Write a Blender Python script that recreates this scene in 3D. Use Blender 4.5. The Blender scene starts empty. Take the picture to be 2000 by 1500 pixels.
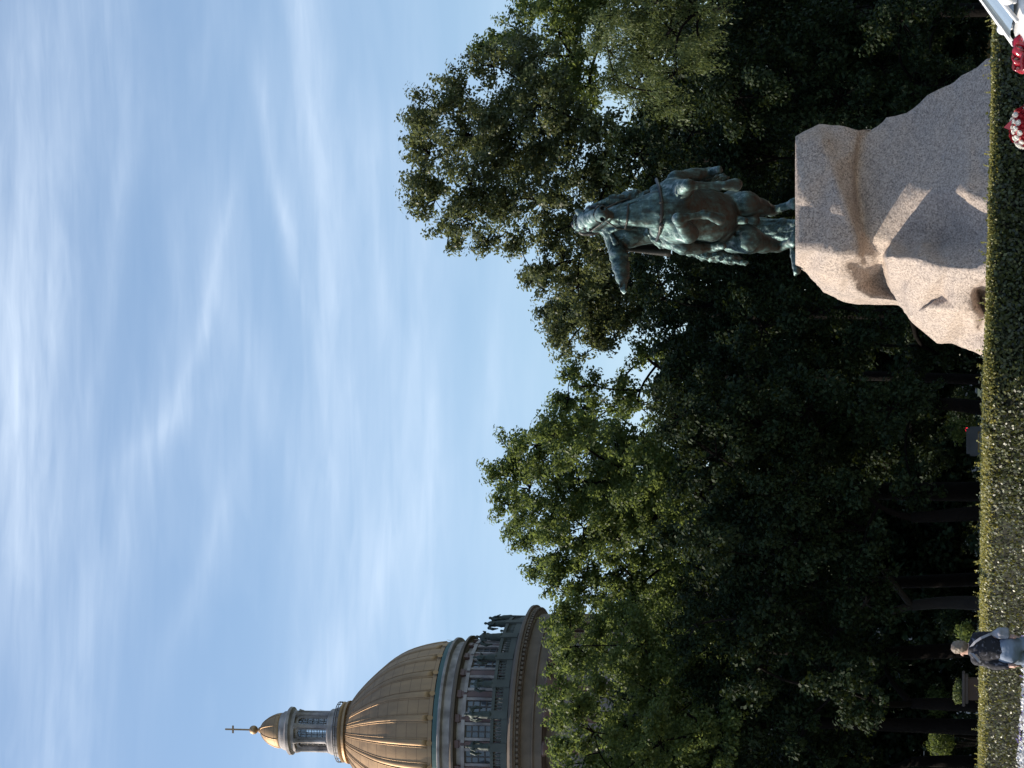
import bpy, bmesh, math, random
import numpy as np
from mathutils import Vector, Matrix, noise
from mathutils.geometry import delaunay_2d_cdt

# ------------------------------------------------------------------ camera, sky, sun, exposure
SC = bpy.context.scene
F = 5000.0                       # focal length in photo pixels (2000 px long side)
HOR = 1885.0                     # photo column of the horizon (the photo is turned on its side)
CAMZ = 1.5
PITCH = math.atan((HOR - 1000) / F)
CP, SP = math.cos(PITCH), math.sin(PITCH)
cd = bpy.data.cameras.new("camera")
cam = bpy.data.objects.new("camera", cd)
SC.collection.objects.link(cam)
cd.sensor_fit = 'HORIZONTAL'
cd.sensor_width = 36.0
cd.lens = 36.0 * F / 2000.0
cd.clip_start = 0.5
cd.clip_end = 5000.0
fwd, upv, rgt = Vector((0, CP, SP)), Vector((0, -SP, CP)), Vector((1, 0, 0))
m3 = Matrix((-upv, rgt, -fwd)).transposed()      # the phone was held upright: picture-right is down
cam.matrix_world = Matrix.Translation((0, 0, CAMZ)) @ m3.to_4x4()
SC.camera = cam
SC.view_settings.view_transform = 'Standard'
SC.view_settings.look = 'None'
SC.view_settings.gamma = 1.0
SC.view_settings.use_curve_mapping = False
SC.view_settings.exposure = 0.75
SC.cycles.max_bounces = 6
SC.cycles.diffuse_bounces = 3
SC.cycles.glossy_bounces = 3
SC.cycles.transmission_bounces = 4
SC.cycles.transparent_max_bounces = 8
SC.cycles.caustics_reflective = False
SC.cycles.caustics_refractive = False

SUN_EL, SUN_BACK = math.radians(34), math.radians(6.5)     # sun at the left, a little behind the monument
SUNV = Vector((-math.cos(SUN_EL) * math.cos(SUN_BACK), math.cos(SUN_EL) * math.sin(SUN_BACK), math.sin(SUN_EL)))
sl = bpy.data.lights.new("sun", 'SUN')
sl.energy = 3.75
sl.angle = math.radians(0.5)
sl.color = (1.0, 0.90, 0.75)
so = bpy.data.objects.new("sun", sl)
SC.collection.objects.link(so)
so.location = SUNV * 200
so.rotation_euler = SUNV.to_track_quat('Z', 'Y').to_euler()

wd = bpy.data.worlds.new("World")
SC.world = wd
wd.use_nodes = True
NT = wd.node_tree
NT.nodes.clear()
def wn(t, **kw):
    n = NT.nodes.new(t)
    for k, v in kw.items():
        setattr(n, k, v)
    return n
def wmath(op, a, b=None, c=None, clamp=False):
    n = wn('ShaderNodeMath', operation=op, use_clamp=clamp)
    for i, v in enumerate((a, b, c)):
        if v is None: continue
        if isinstance(v, (int, float)): n.inputs[i].default_value = v
        else: NT.links.new(v, n.inputs[i])
    return n.outputs[0]
sky = wn('ShaderNodeTexSky', sky_type='NISHITA')
sky.sun_disc = False
sky.sun_elevation = SUN_EL
sky.sun_rotation = math.atan2(SUNV.x, SUNV.y)
sky.air_density = 1.0
sky.dust_density = 0.6
sky.ozone_density = 1.6
tc = wn('ShaderNodeTexCoord')
sep = wn('ShaderNodeSeparateXYZ')
NT.links.new(tc.outputs['Generated'], sep.inputs[0])
hyp = wmath('SQRT', wmath('ADD', wmath('MULTIPLY', sep.outputs[0], sep.outputs[0]), wmath('MULTIPLY', sep.outputs[1], sep.outputs[1])))
AZ = wmath('MULTIPLY', wmath('ARCTAN2', sep.outputs[0], sep.outputs[1]), 5.0)     # azimuth and height of the sky direction
EL = wmath('MULTIPLY', wmath('DIVIDE', sep.outputs[2], wmath('MAXIMUM', hyp, 0.02)), 5.0)
def wnoise(sa, se, scale, detail, dist=0.0, ofs=0.0, rough=0.55):
    c = wn('ShaderNodeCombineXYZ')
    NT.links.new(wmath('MULTIPLY', AZ, sa), c.inputs[0])
    NT.links.new(wmath('MULTIPLY', EL, se), c.inputs[1])
    c.inputs[2].default_value = ofs
    n = wn('ShaderNodeTexNoise')
    n.inputs['Scale'].default_value = scale
    n.inputs['Detail'].default_value = detail
    n.inputs['Roughness'].default_value = rough
    n.inputs['Distortion'].default_value = dist
    NT.links.new(c.outputs[0], n.inputs['Vector'])
    return n.outputs[0]
wob = wmath('SUBTRACT', wnoise(2.2, 6.0, 1.0, 5, 0, 3.1, 0.6), 0.5)
AZW = AZ
ELW = wmath('ADD', EL, wmath('MULTIPLY', wob, 0.07))
fib = wnoise(2.2, 24.0, 1.0, 6, 0.5, 7.7, 0.52)
fine = wnoise(4.5, 34.0, 1.0, 5, 0.6, 1.3, 0.52)
def px2ae(x, y):
    return (750 - y) / 1000.0, (HOR - x) / 1000.0 * 1.03
cirrus = None
def streak(x0, y0, x1, y1, w, s):
    """soft wisp of cirrus along a line in the sky"""
    global cirrus
    a0, e0 = px2ae(x0, y0); a1, e1 = px2ae(x1, y1)
    da, de = a1 - a0, e1 - e0
    L = math.hypot(da, de); da /= L; de /= L
    pa, pe = wmath('SUBTRACT', AZW, a0), wmath('SUBTRACT', ELW, e0)
    t = wmath('ADD', wmath('MULTIPLY', pa, da), wmath('MULTIPLY', pe, de))
    dd = wmath('ABSOLUTE', wmath('SUBTRACT', wmath('MULTIPLY', pe, da), wmath('MULTIPLY', pa, de)))
    ov = wmath('MAXIMUM', wmath('MULTIPLY', t, -1.0), wmath('SUBTRACT', t, L))
    ov = wmath('MAXIMUM', ov, 0.0)
    d = wmath('SQRT', wmath('ADD', wmath('MULTIPLY', dd, dd), wmath('MULTIPLY', wmath('MULTIPLY', ov, ov), 0.05)))
    g = wmath('EXPONENT', wmath('MULTIPLY', wmath('POWER', wmath('DIVIDE', d, w), 1.5), -1.0))
    g = wmath('MULTIPLY', g, s)
    cirrus = g if cirrus is None else wmath('ADD', cirrus, g)
for a in ((612, -200, 642, 280, .036, .46), (642, 280, 690, 760, .036, .26), (540, 180, 578, 430, .020, .34), (570, 400, 605, 580, .014, .24),
          (462, 395, 410, 650, .015, .30), (410, 650, 345, 830, .022, .24), (345, 830, 285, 880, .03, .2),
          (5, 720, 15, 1040, .055, .34), (90, 420, 40, 900, .07, .18), (250, 340, 178, 770, .02, .18), 
          (650, 600, 660, 930, .022, .28), (860, 800, 862, 1240, .018, .26), (630, 1060, 640, 1330, .055, .34), (690, 1280, 760, 1150, .05, .25),
          (90, 900, 130, 1500, .14, .26), (290, 900, 200, 1200, .06, .26), (20, 60, 60, 500, .10, .25), (250, 0, 240, 300, .035, .25),
          (760, 300, 770, 560, .02, .22), (840, 560, 800, 1000, .05, .26), (1010, 560, 1000, 800, .03, .2), (480, 640, 500, 700, .04, .2), (450, 1000, 380, 1200, .03, .2)):
    streak(*a)
veil = wmath('MULTIPLY', wmath('SUBTRACT', wnoise(1.0, 3.2, 1.0, 5, 0.4, 11.0), 0.42, clamp=True), 0.55)
cloud = wmath('MULTIPLY', wmath('ADD', wmath('MULTIPLY', cirrus, 0.52), veil), wmath('MAXIMUM', 0.22, wmath('MULTIPLY', wmath('SUBTRACT', wmath('ADD', fib, fine), 0.30), 1.35)))
cloud = wmath('MINIMUM', cloud, 0.9)
mixc = wn('ShaderNodeMix', data_type='RGBA')
NT.links.new(cloud, mixc.inputs[0])
NT.links.new(sky.outputs[0], mixc.inputs[6])
mixc.inputs[7].default_value = (5.5, 6.3, 7.3, 1)
bg = wn('ShaderNodeBackground')
bg.inputs[1].default_value = 0.102
NT.links.new(mixc.outputs[2], bg.inputs[0])
wo = wn('ShaderNodeOutputWorld')
NT.links.new(bg.outputs[0], wo.inputs[0])

# ------------------------------------------------------------------ helpers
def W(x, y, d):
    """world point at depth d (metres along +Y) on the line of sight of photo pixel x, y"""
    a, b = (750 - y) / F, (1000 - x) / F
    dy, dz = CP - b * SP, SP + b * CP
    s = d / dy
    return np.array((a * s, d, CAMZ + dz * s))
def S(px, d):
    return px * d / F

COL = SC.collection
def obj(name, verts, faces, mat, parent=None, smooth=False):
    """one mesh object from world-space points; a child is kept relative to its parent's place"""
    v = np.asarray(verts, dtype=np.float64).reshape(-1, 3)
    if parent is not None:
        v = v - np.array(wloc(parent))
    me = bpy.data.meshes.new(name)
    if isinstance(faces, np.ndarray):
        k = faces.shape[1]; nf = len(faces)
        me.vertices.add(len(v)); me.vertices.foreach_set('co', v.astype(np.float32).ravel())
        me.loops.add(nf * k); me.loops.foreach_set('vertex_index', faces.astype(np.int32).ravel())
        me.polygons.add(nf)
        me.polygons.foreach_set('loop_start', np.arange(0, nf * k, k, dtype=np.int32))
        me.polygons.foreach_set('loop_total', np.full(nf, k, dtype=np.int32))
        me.update(calc_edges=True)
    else:
        me.from_pydata(v.tolist(), [], faces)
        me.update()
    if smooth:
        me.polygons.foreach_set('use_smooth', np.ones(len(me.polygons), dtype=bool))
    if mat: me.materials.append(mat)
    o = bpy.data.objects.new(name, me)
    COL.objects.link(o)
    if parent is not None: o.parent = parent
    return o
def wloc(o):
    l = Vector(o.location)
    while o.parent is not None:
        o = o.parent; l = l + o.location
    return l
def tag(o, label=None, cat=None, group=None, kind=None):
    if label: o['label'] = label
    if cat: o['category'] = cat
    if group: o['group'] = group
    if kind: o['kind'] = kind
    return o
def thing(name, label, cat, loc, group=None):
    o = bpy.data.objects.new(name, None)
    o.empty_display_size = 0.3
    COL.objects.link(o); o.location = Vector(loc)
    return tag(o, label, cat, group)

class MB:
    """collects boxes, tubes, lathes ... into one mesh"""
    def __init__(s): s.v, s.f = [], []
    def add(s, verts, faces):
        n = len(s.v); s.v += [tuple(p) for p in verts]; s.f += [tuple(i + n for i in f) for f in faces]
        return s
    def box(s, c, size, rot=None, taper=1.0, bev=0.0):
        x, y, z = (q / 2 for q in size)
        b = bev
        if b <= 0:
            pts = [(-x, -y, -z), (x, -y, -z), (x, y, -z), (-x, y, -z)] + [(p * taper, q * taper, z) for p, q in ((-x, -y), (x, -y), (x, y), (-x, y))]
            fs = [(3, 2, 1, 0), (4, 5, 6, 7), (0, 1, 5, 4), (1, 2, 6, 5), (2, 3, 7, 6), (3, 0, 4, 7)]
        else:
            bm = bmesh.new(); bmesh.ops.create_cube(bm, size=1.0)
            for v in bm.verts: v.co = Vector((v.co.x * 2 * x, v.co.y * 2 * y, v.co.z * 2 * z))
            bmesh.ops.bevel(bm, geom=bm.edges[:], offset=b, segments=2, affect='EDGES')
            bm.verts.index_update()
            pts = [tuple(v.co) for v in bm.verts]; fs = [tuple(v.index for v in f.verts) for f in bm.faces]; bm.free()
        R = rot if rot is not None else Matrix.Identity(3)
        c = Vector(c)
        return s.add([R @ Vector(p) + c for p in pts], fs)
    def tube(s, pts, rad, n=8, cap=True):
        pts = [Vector(p) for p in pts]
        if isinstance(rad, (int, float)): rad = [rad] * len(pts)
        vs, fs = [], []
        ref = None
        for i, p in enumerate(pts):
            t = (pts[min(i + 1, len(pts) - 1)] - pts[max(i - 1, 0)]).normalized()
            if ref is None: ref = t.orthogonal().normalized()
            ref = (ref - t * ref.dot(t))
            ref = ref.normalized() if ref.length > 1e-6 else t.orthogonal().normalized()
            b = t.cross(ref)
            for k in range(n):
                a = 2 * math.pi * k / n
                vs.append(p + (ref * math.cos(a) + b * math.sin(a)) * rad[i])
        for i in range(len(pts) - 1):
            for k in range(n):
                k2 = (k + 1) % n
                fs.append((i * n + k, i * n + k2, (i + 1) * n + k2, (i + 1) * n + k))
        if cap:
            fs.append(tuple(range(n - 1, -1, -1))); fs.append(tuple((len(pts) - 1) * n + k for k in range(n)))
        return s.add(vs, fs)
    def lathe(s, c, prof, n=32, cap=True):
        """prof: list of (z, r) about the vertical through c"""
        vs, fs = [], []
        for z, r in prof:
            for k in range(n):
                a = 2 * math.pi * k / n
                vs.append((c[0] + r * math.cos(a), c[1] + r * math.sin(a), z))
        for i in range(len(prof) - 1):
            for k in range(n):
                k2 = (k + 1) % n
                fs.append((i * n + k, i * n + k2, (i + 1) * n + k2, (i + 1) * n + k))
        if cap:
            fs.append(tuple(range(n - 1, -1, -1))); fs.append(tuple((len(prof) - 1) * n + k for k in range(n)))
        return s.add(vs, fs)
    def build(s, name, mat, parent=None, smooth=False):
        return obj(name, s.v, s.f, mat, parent, smooth)

# ---- materials
def mat(name, col, rough=0.6, metal=0.0, var=0.0, scale=4.0, col2=None, bump=0.0, bscale=None, spec=0.5, detail=6, contrast=0.25):
    """principled material whose colour wanders between two tones with a noise, plus a noise bump"""
    m = bpy.data.materials.new(name); m.use_nodes = True
    nt = m.node_tree; p = nt.nodes['Principled BSDF']
    p.inputs['Roughness'].default_value = rough
    p.inputs['Metallic'].default_value = metal
    p.inputs['Specular IOR Level'].default_value = spec
    c = (*col, 1)
    if col2 is None: col2 = tuple(max(0, q * (1 - var)) for q in col)
    t = nt.nodes.new('ShaderNodeTexCoord')
    n = nt.nodes.new('ShaderNodeTexNoise'); n.inputs['Scale'].default_value = scale; n.inputs['Detail'].default_value = detail
    nt.links.new(t.outputs['Object'], n.inputs['Vector'])
    r = nt.nodes.new('ShaderNodeValToRGB')
    r.color_ramp.elements[0].position = 0.5 - contrast; r.color_ramp.elements[1].position = 0.5 + contrast
    r.color_ramp.elements[0].color = (*col2, 1); r.color_ramp.elements[1].color = c
    nt.links.new(n.outputs[0], r.inputs[0]); nt.links.new(r.outputs[0], p.inputs['Base Color'])
    if bump > 0:
        b = nt.nodes.new('ShaderNodeBump'); b.inputs['Strength'].default_value = 1.0; b.inputs['Distance'].default_value = bump
        n2 = nt.nodes.new('ShaderNodeTexNoise'); n2.inputs['Scale'].default_value = bscale or scale * 3; n2.inputs['Detail'].default_value = 8
        nt.links.new(t.outputs['Object'], n2.inputs['Vector'])
        nt.links.new(n2.outputs[0], b.inputs['Height']); nt.links.new(b.outputs[0], p.inputs['Normal'])
    return m
def leaf_mat(name, c1, c2, trans, rough=0.45, spec=0.4, tfac=0.35, c3=None):
    """leaves: every leaf its own tone, some light passing through"""
    m = bpy.data.materials.new(name); m.use_nodes = True
    nt = m.node_tree; p = nt.nodes['Principled BSDF']
    p.inputs['Roughness'].default_value = rough
    p.inputs['Specular IOR Level'].default_value = spec
    g = nt.nodes.new('ShaderNodeNewGeometry')
    r = nt.nodes.new('ShaderNodeValToRGB')
    r.color_ramp.elements[0].color = (*c1, 1); r.color_ramp.elements[1].color = (*c2, 1)
    if c3:
        e = r.color_ramp.elements.new(0.93); e.color = (*c2, 1); r.color_ramp.elements[2].color = (*c3, 1)
    nt.links.new(g.outputs['Random Per Island'], r.inputs[0])
    nt.links.new(r.outputs[0], p.inputs['Base Color'])
    tr = nt.nodes.new('ShaderNodeBsdfTranslucent'); tr.inputs[0].default_value = (*trans, 1)
    mx = nt.nodes.new('ShaderNodeMixShader'); mx.inputs[0].default_value = tfac
    nt.links.new(p.outputs[0], mx.inputs[1]); nt.links.new(tr.outputs[0], mx.inputs[2])
    nt.links.new(mx.outputs[0], nt.nodes['Material Output'].inputs[0])
    return m

# ---- smooth organic bodies: blended tapered limbs turned into one continuous surface
class Body:
    def __init__(s, h): s.h, s.p = h, []
    def limb(s, pts, k=None):
        """pts: (point, radius) along a limb"""
        for (a, ra), (b, rb) in zip(pts[:-1], pts[1:]):
            s.p.append(('c', np.array(a, float), np.array(b, float), ra, rb, k if k is not None else 0.5 * min(ra, rb) + 0.2 * s.h))
        return s
    def ball(s, c, r, k=0.0):
        s.p.append(('c', np.array(c, float), np.array(c, float) + 1e-4, r, r, k)); return s
    def cut(s, a, b, ra, rb=None, k=0.02):
        s.p.append(('x', np.array(a, float), np.array(b, float) + 1e-4, ra, rb if rb is not None else ra, k)); return s
    def ell(s, c, r, rot=None, k=0.0):
        s.p.append(('e', np.array(c, float), np.array(r, float), np.array(rot) if rot is not None else np.eye(3), 0, k)); return s
    def mesh(s):
        h = s.h; los, his = [], []
        for q in s.p:
            if q[0] in 'cx':
                m = max(q[3], q[4]); los.append(np.minimum(q[1], q[2]) - m); his.append(np.maximum(q[1], q[2]) + m)
            else:
                m = max(q[2]); los.append(q[1] - m); his.append(q[1] + m)
        lo = np.min(los, 0) - 3 * h; hi = np.max(his, 0) + 3 * h
        n = np.ceil((hi - lo) / h).astype(int) + 1
        f = np.full(n, 1e3, np.float32)
        ax = [lo[i] + h * np.arange(n[i]) for i in range(3)]
        for q, l, u in zip(s.p, los, his):
            k = max(q[5], 1e-5); pad = k + 2.5 * h
            i0 = np.maximum(0, np.floor((l - pad - lo) / h).astype(int)); i1 = np.minimum(n, np.ceil((u + pad - lo) / h).astype(int) + 1)
            X, Y, Z = np.meshgrid(*[ax[i][i0[i]:i1[i]] for i in range(3)], indexing='ij', sparse=True)
            if q[0] in 'cx':
                a, b = q[1], q[2]; ab = b - a; L2 = ab @ ab
                px, py, pz = X - a[0], Y - a[1], Z - a[2]
                t = np.clip((px * ab[0] + py * ab[1] + pz * ab[2]) / L2, 0, 1)
                d = np.sqrt((px - t * ab[0]) ** 2 + (py - t * ab[1]) ** 2 + (pz - t * ab[2]) ** 2) - (q[3] + t * (q[4] - q[3]))
            else:
                R = q[3]; px, py, pz = X - q[1][0], Y - q[1][1], Z - q[1][2]
                loc = [(R[0, i] * px + R[1, i] * py + R[2, i] * pz) / q[2][i] for i in range(3)]
                rr = np.sqrt(loc[0] ** 2 + loc[1] ** 2 + loc[2] ** 2)
                g = np.sqrt(sum((loc[i] / q[2][i]) ** 2 for i in range(3))) + 1e-6
                d = rr * (rr - 1) / g
            sl = tuple(slice(i0[i], i1[i]) for i in range(3))
            c = f[sl]
            if q[0] == 'x':
                hh = np.maximum(k - np.abs(c + d), 0) / k
                f[sl] = np.maximum(c, -d) + hh * hh * k * 0.25
                continue
            hh = np.maximum(k - np.abs(c - d), 0) / k
            f[sl] = np.minimum(c, d) - hh * hh * k * 0.25
        return surface(f, lo, h)
    def build(s, name, m, parent=None, wrinkle=0.0, wscale=3.0, stretch=(1, 1, 1)):
        v, q = s.mesh()
        if wrinkle > 0: v = ruffle(v, q, wrinkle, wscale, stretch)
        return obj(name, v, q, m, parent, smooth=True)
def surface(f, lo, h):
    nx, ny, nz = f.shape
    C = [(i, j, k) for i in (0, 1) for j in (0, 1) for k in (0, 1)]
    E = [(a, b) for a in C for b in C if sum(b) - sum(a) == 1 and all(b[i] >= a[i] for i in range(3))]
    def sub(c): return f[c[0]:nx - 1 + c[0], c[1]:ny - 1 + c[1], c[2]:nz - 1 + c[2]]
    neg = f < 0
    acc = neg[:-1, :-1, :-1].astype(np.int8)
    tot = sum(neg[c[0]:nx - 1 + c[0], c[1]:ny - 1 + c[1], c[2]:nz - 1 + c[2]].astype(np.int8) for c in C)
    I = np.argwhere((tot > 0) & (tot < 8))
    idx = np.full((nx - 1, ny - 1, nz - 1), -1, np.int64)
    idx[I[:, 0], I[:, 1], I[:, 2]] = np.arange(len(I))
    P = np.zeros((len(I), 3)); cnt = np.zeros(len(I))
    for a, b in E:
        a_, b_ = np.array(a), np.array(b)
        fa = f[I[:, 0] + a[0], I[:, 1] + a[1], I[:, 2] + a[2]].astype(float); fb = f[I[:, 0] + b[0], I[:, 1] + b[1], I[:, 2] + b[2]].astype(float)
        cr = (fa < 0) != (fb < 0)
        t = np.where(cr, fa / np.where(cr, fa - fb, 1), 0)
        P += np.where(cr[:, None], a_ + t[:, None] * (b_ - a_), 0); cnt += cr
    P = lo + h * (I + P / cnt[:, None])
    Q = []
    for axis in range(3):
        o1, o2 = [(1, 2), (2, 0), (0, 1)][axis]
        a = [slice(1, -1)] * 3; b = [slice(1, -1)] * 3
        a[axis] = slice(0, -1); b[axis] = slice(1, None)
        na, nb = neg[tuple(a)], neg[tuple(b)]
        K = np.argwhere(na != nb)
        if not len(K): continue
        fl = na[K[:, 0], K[:, 1], K[:, 2]]
        base = K + 1; base[:, axis] -= 1
        def cell(d1, d2):
            c = base.copy(); c[:, o1] += d1; c[:, o2] += d2
            return idx[c[:, 0], c[:, 1], c[:, 2]]
        q = np.stack([cell(-1, -1), cell(0, -1), cell(0, 0), cell(-1, 0)], 1)
        q[~fl] = q[~fl][:, ::-1]
        Q.append(q)
    Q = np.concatenate(Q)
    return P, Q[(Q >= 0).all(1)]
def vnormals(v, q):
    n = np.cross(v[q[:, 2]] - v[q[:, 0]], v[q[:, 3]] - v[q[:, 1]])
    N = np.zeros_like(v)
    for i in range(4): np.add.at(N, q[:, i], n)
    return N / (np.linalg.norm(N, axis=1, keepdims=True) + 1e-12)
def ruffle(v, q, amp, scale, stretch=(1, 1, 1)):
    N = vnormals(v, q)
    d = np.array([noise.fractal(Vector((p[0] * scale * stretch[0], p[1] * scale * stretch[1], p[2] * scale * stretch[2])), 0.8, 2.1, 4) for p in v])
    return v + N * (d * amp)[:, None]

# ---- foliage
def leaf_quads(c, nrm, tng, L, Wd):
    """rhombic leaves: centre, normal, long axis, length, width (all arrays)"""
    b = np.cross(nrm, tng); b /= np.linalg.norm(b, axis=1, keepdims=True) + 1e-9
    t = np.cross(b, nrm); t /= np.linalg.norm(t, axis=1, keepdims=True) + 1e-9
    L = L[:, None]; Wd = Wd[:, None]
    v = np.stack([c - t * L / 2, c + b * Wd / 2 + nrm * Wd * 0.12, c + t * L / 2, c - b * Wd / 2 + nrm * Wd * 0.12], 1).reshape(-1, 3)
    return v
def quads_idx(n): return np.arange(n * 4).reshape(-1, 4)
def unit(a): return a / (np.linalg.norm(a, axis=-1, keepdims=True) + 1e-9)
# ------------------------------------------------------------------ materials
M_LAWN = mat('lawn', (0.045, 0.065, 0.022), 0.9, var=0.5, scale=0.8, bump=0.05, bscale=9)
M_PAVE = mat('pavement', (0.30, 0.285, 0.27), 0.85, var=0.25, scale=3, bump=0.01, bscale=40)
M_BARK = mat('bark', (0.008, 0.0065, 0.006), 0.95, var=0.5, scale=3, bump=0.05, bscale=9, spec=.1)
M_BARKP = mat('pale_bark', (0.018, 0.016, 0.016), 0.95, var=0.45, scale=2, bump=0.05, bscale=7)
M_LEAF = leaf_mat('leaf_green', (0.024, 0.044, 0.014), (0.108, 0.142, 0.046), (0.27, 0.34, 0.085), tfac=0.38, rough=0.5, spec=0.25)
M_LEAF2 = leaf_mat('leaf_olive', (0.022, 0.034, 0.014), (0.105, 0.125, 0.052), (0.23, 0.26, 0.09), tfac=0.32, rough=0.45, spec=0.35)
M_LEAFD = leaf_mat('leaf_shaded', (0.008, 0.017, 0.008), (0.026, 0.044, 0.018), (0.06, 0.08, 0.015), tfac=0.16, rough=0.6, spec=0.15)  # leaves in shade: the darkness of the shade is in their colour
M_LEAFY = leaf_mat('leaf_willow', (0.050, 0.074, 0.024), (0.110, 0.138, 0.052), (0.19, 0.23, 0.07), tfac=0.3, rough=0.5, spec=0.25)
M_HEDGE = leaf_mat('leaf_hedge', (0.007, 0.011, 0.004), (0.095, 0.112, 0.040), (0.22, 0.22, 0.05), tfac=0.2, rough=0.4, spec=0.5, c3=(0.24, 0.23, 0.09))
M_TOPLIT = leaf_mat('leaf_sunlit_top', (0.12, 0.115, 0.03), (0.32, 0.31, 0.095), (0.46, 0.40, 0.09), tfac=0.35, rough=0.4, spec=0.4)  # hedge-top leaves, sunlit brightness put into the leaf colour
M_HCORE = mat('hedge_twigs', (0.014, 0.016, 0.009), 1.0, var=0.4, scale=6)
M_PURPLE = leaf_mat('petal_purple', (0.13, 0.10, 0.34), (0.36, 0.31, 0.66), (0.4, 0.3, 0.8), tfac=0.25)
M_WHITEP = leaf_mat('petal_white', (0.62, 0.62, 0.64), (0.85, 0.85, 0.86), (0.8, 0.8, 0.8), tfac=0.2)

def granite(name, c1, c2, grain=66.0):
    """coarse pinkish granite: crystals of three tones, broad weather staining"""
    m = bpy.data.materials.new(name); m.use_nodes = True
    nt = m.node_tree; p = nt.nodes['Principled BSDF']; L = nt.links.new
    p.inputs['Roughness'].default_value = 0.75; p.inputs['Specular IOR Level'].default_value = 0.35
    t = nt.nodes.new('ShaderNodeTexCoord')
    def noi(s, d, r=0.6):
        n = nt.nodes.new('ShaderNodeTexNoise'); n.inputs['Scale'].default_value = s; n.inputs['Detail'].default_value = d; n.inputs['Roughness'].default_value = r
        L(t.outputs['Object'], n.inputs['Vector']); return n.outputs[0]
    big = nt.nodes.new('ShaderNodeValToRGB'); L(noi(0.55, 6), big.inputs[0])
    big.color_ramp.elements[0].position = 0.35; big.color_ramp.elements[1].position = 0.65
    big.color_ramp.elements[0].color = (*c2, 1); big.color_ramp.elements[1].color = (*c1, 1)
    v = nt.nodes.new('ShaderNodeTexVoronoi'); v.inputs['Scale'].default_value = grain * 0.45; L(t.outputs['Object'], v.inputs['Vector'])
    g = nt.nodes.new('ShaderNodeValToRGB'); L(v.outputs['Color'], g.inputs[0])
    g.color_ramp.elements[0].color = (0.30, 0.28, 0.28, 1); g.color_ramp.elements[1].color = (1.50, 1.46, 1.42, 1)
    e = g.color_ramp.elements.new(0.5); e.color = (0.98, 0.95, 0.94, 1)
    mu = nt.nodes.new('ShaderNodeMix'); mu.data_type = 'RGBA'; mu.blend_type = 'MULTIPLY'; mu.inputs[0].default_value = 0.9
    L(big.outputs[0], mu.inputs[6]); L(g.outputs[0], mu.inputs[7])
    L(mu.outputs[2], p.inputs['Base Color'])
    b = nt.nodes.new('ShaderNodeBump'); b.inputs['Distance'].default_value = 0.035; b.inputs['Strength'].default_value = 0.9
    L(noi(7, 10, 0.68), b.inputs['Height']); L(b.outputs[0], p.inputs['Normal'])
    return m
M_ROCK = granite('pink_granite', (0.42, 0.352, 0.300), (0.355, 0.308, 0.278))
M_STONE = mat('grey_stone', (0.30, 0.31, 0.33), 0.8, var=0.3, scale=2.0, bump=0.01, bscale=20)

def bronze():
    """old bronze: brown metal where sheltered, pale green patina where rain runs, streaks down the figure"""
    m = bpy.data.materials.new('patinated_bronze'); m.use_nodes = True
    nt = m.node_tree; p = nt.nodes['Principled BSDF']; L = nt.links.new
    t = nt.nodes.new('ShaderNodeTexCoord'); g = nt.nodes.new('ShaderNodeNewGeometry')
    mp = nt.nodes.new('ShaderNodeMapping'); mp.inputs['Scale'].default_value = (5, 5, 1.1); L(t.outputs['Object'], mp.inputs[0])
    n1 = nt.nodes.new('ShaderNodeTexNoise'); n1.inputs['Scale'].default_value = 1.4; n1.inputs['Detail'].default_value = 8; n1.inputs['Roughness'].default_value = 0.65; L(mp.outputs[0], n1.inputs['Vector'])
    n2 = nt.nodes.new('ShaderNodeTexNoise'); n2.inputs['Scale'].default_value = 9; n2.inputs['Detail'].default_value = 8; L(t.outputs['Object'], n2.inputs['Vector'])
    s = nt.nodes.new('ShaderNodeSeparateXYZ'); L(g.outputs['True Normal'], s.inputs[0])
    a = nt.nodes.new('ShaderNodeMath'); a.operation = 'MULTIPLY_ADD'; L(s.outputs[2], a.inputs[0]); a.inputs[1].default_value = 0.28; L(n1.outputs[0], a.inputs[2])
    a2 = nt.nodes.new('ShaderNodeMath'); a2.operation = 'MULTIPLY_ADD'; L(n2.outputs[0], a2.inputs[0]); a2.inputs[1].default_value = 0.35; L(a.outputs[0], a2.inputs[2])
    r = nt.nodes.new('ShaderNodeValToRGB'); L(a2.outputs[0], r.inputs[0])
    cr = r.color_ramp
    cr.elements[0].position = 0.36; cr.elements[0].color = (0.034, 0.023, 0.016, 1)
    cr.elements[1].position = 1.0; cr.elements[1].color = (0.38, 0.45, 0.44, 1)
    e = cr.elements.new(0.62); e.color = (0.040, 0.060, 0.058, 1)
    e = cr.elements.new(0.82); e.color = (0.092, 0.155, 0.152, 1)
    L(r.outputs[0], p.inputs['Base Color'])
    p.inputs['Metallic'].default_value = 0.78
    rr = nt.nodes.new('ShaderNodeMapRange'); L(n2.outputs[0], rr.inputs[0]); rr.inputs[3].default_value = 0.50; rr.inputs[4].default_value = 0.66
    L(rr.outputs[0], p.inputs['Roughness'])
    b = nt.nodes.new('ShaderNodeBump'); b.inputs['Distance'].default_value = 0.012; b.inputs['Strength'].default_value = 0.8
    L(n2.outputs[0], b.inputs['Height']); L(b.outputs[0], p.inputs['Normal'])
    return m
M_BRONZE = bronze()
M_BRONZED = mat('dark_bronze', (0.035, 0.034, 0.030), 0.45, 0.3, var=0.5, scale=6, bump=0.01)

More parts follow.
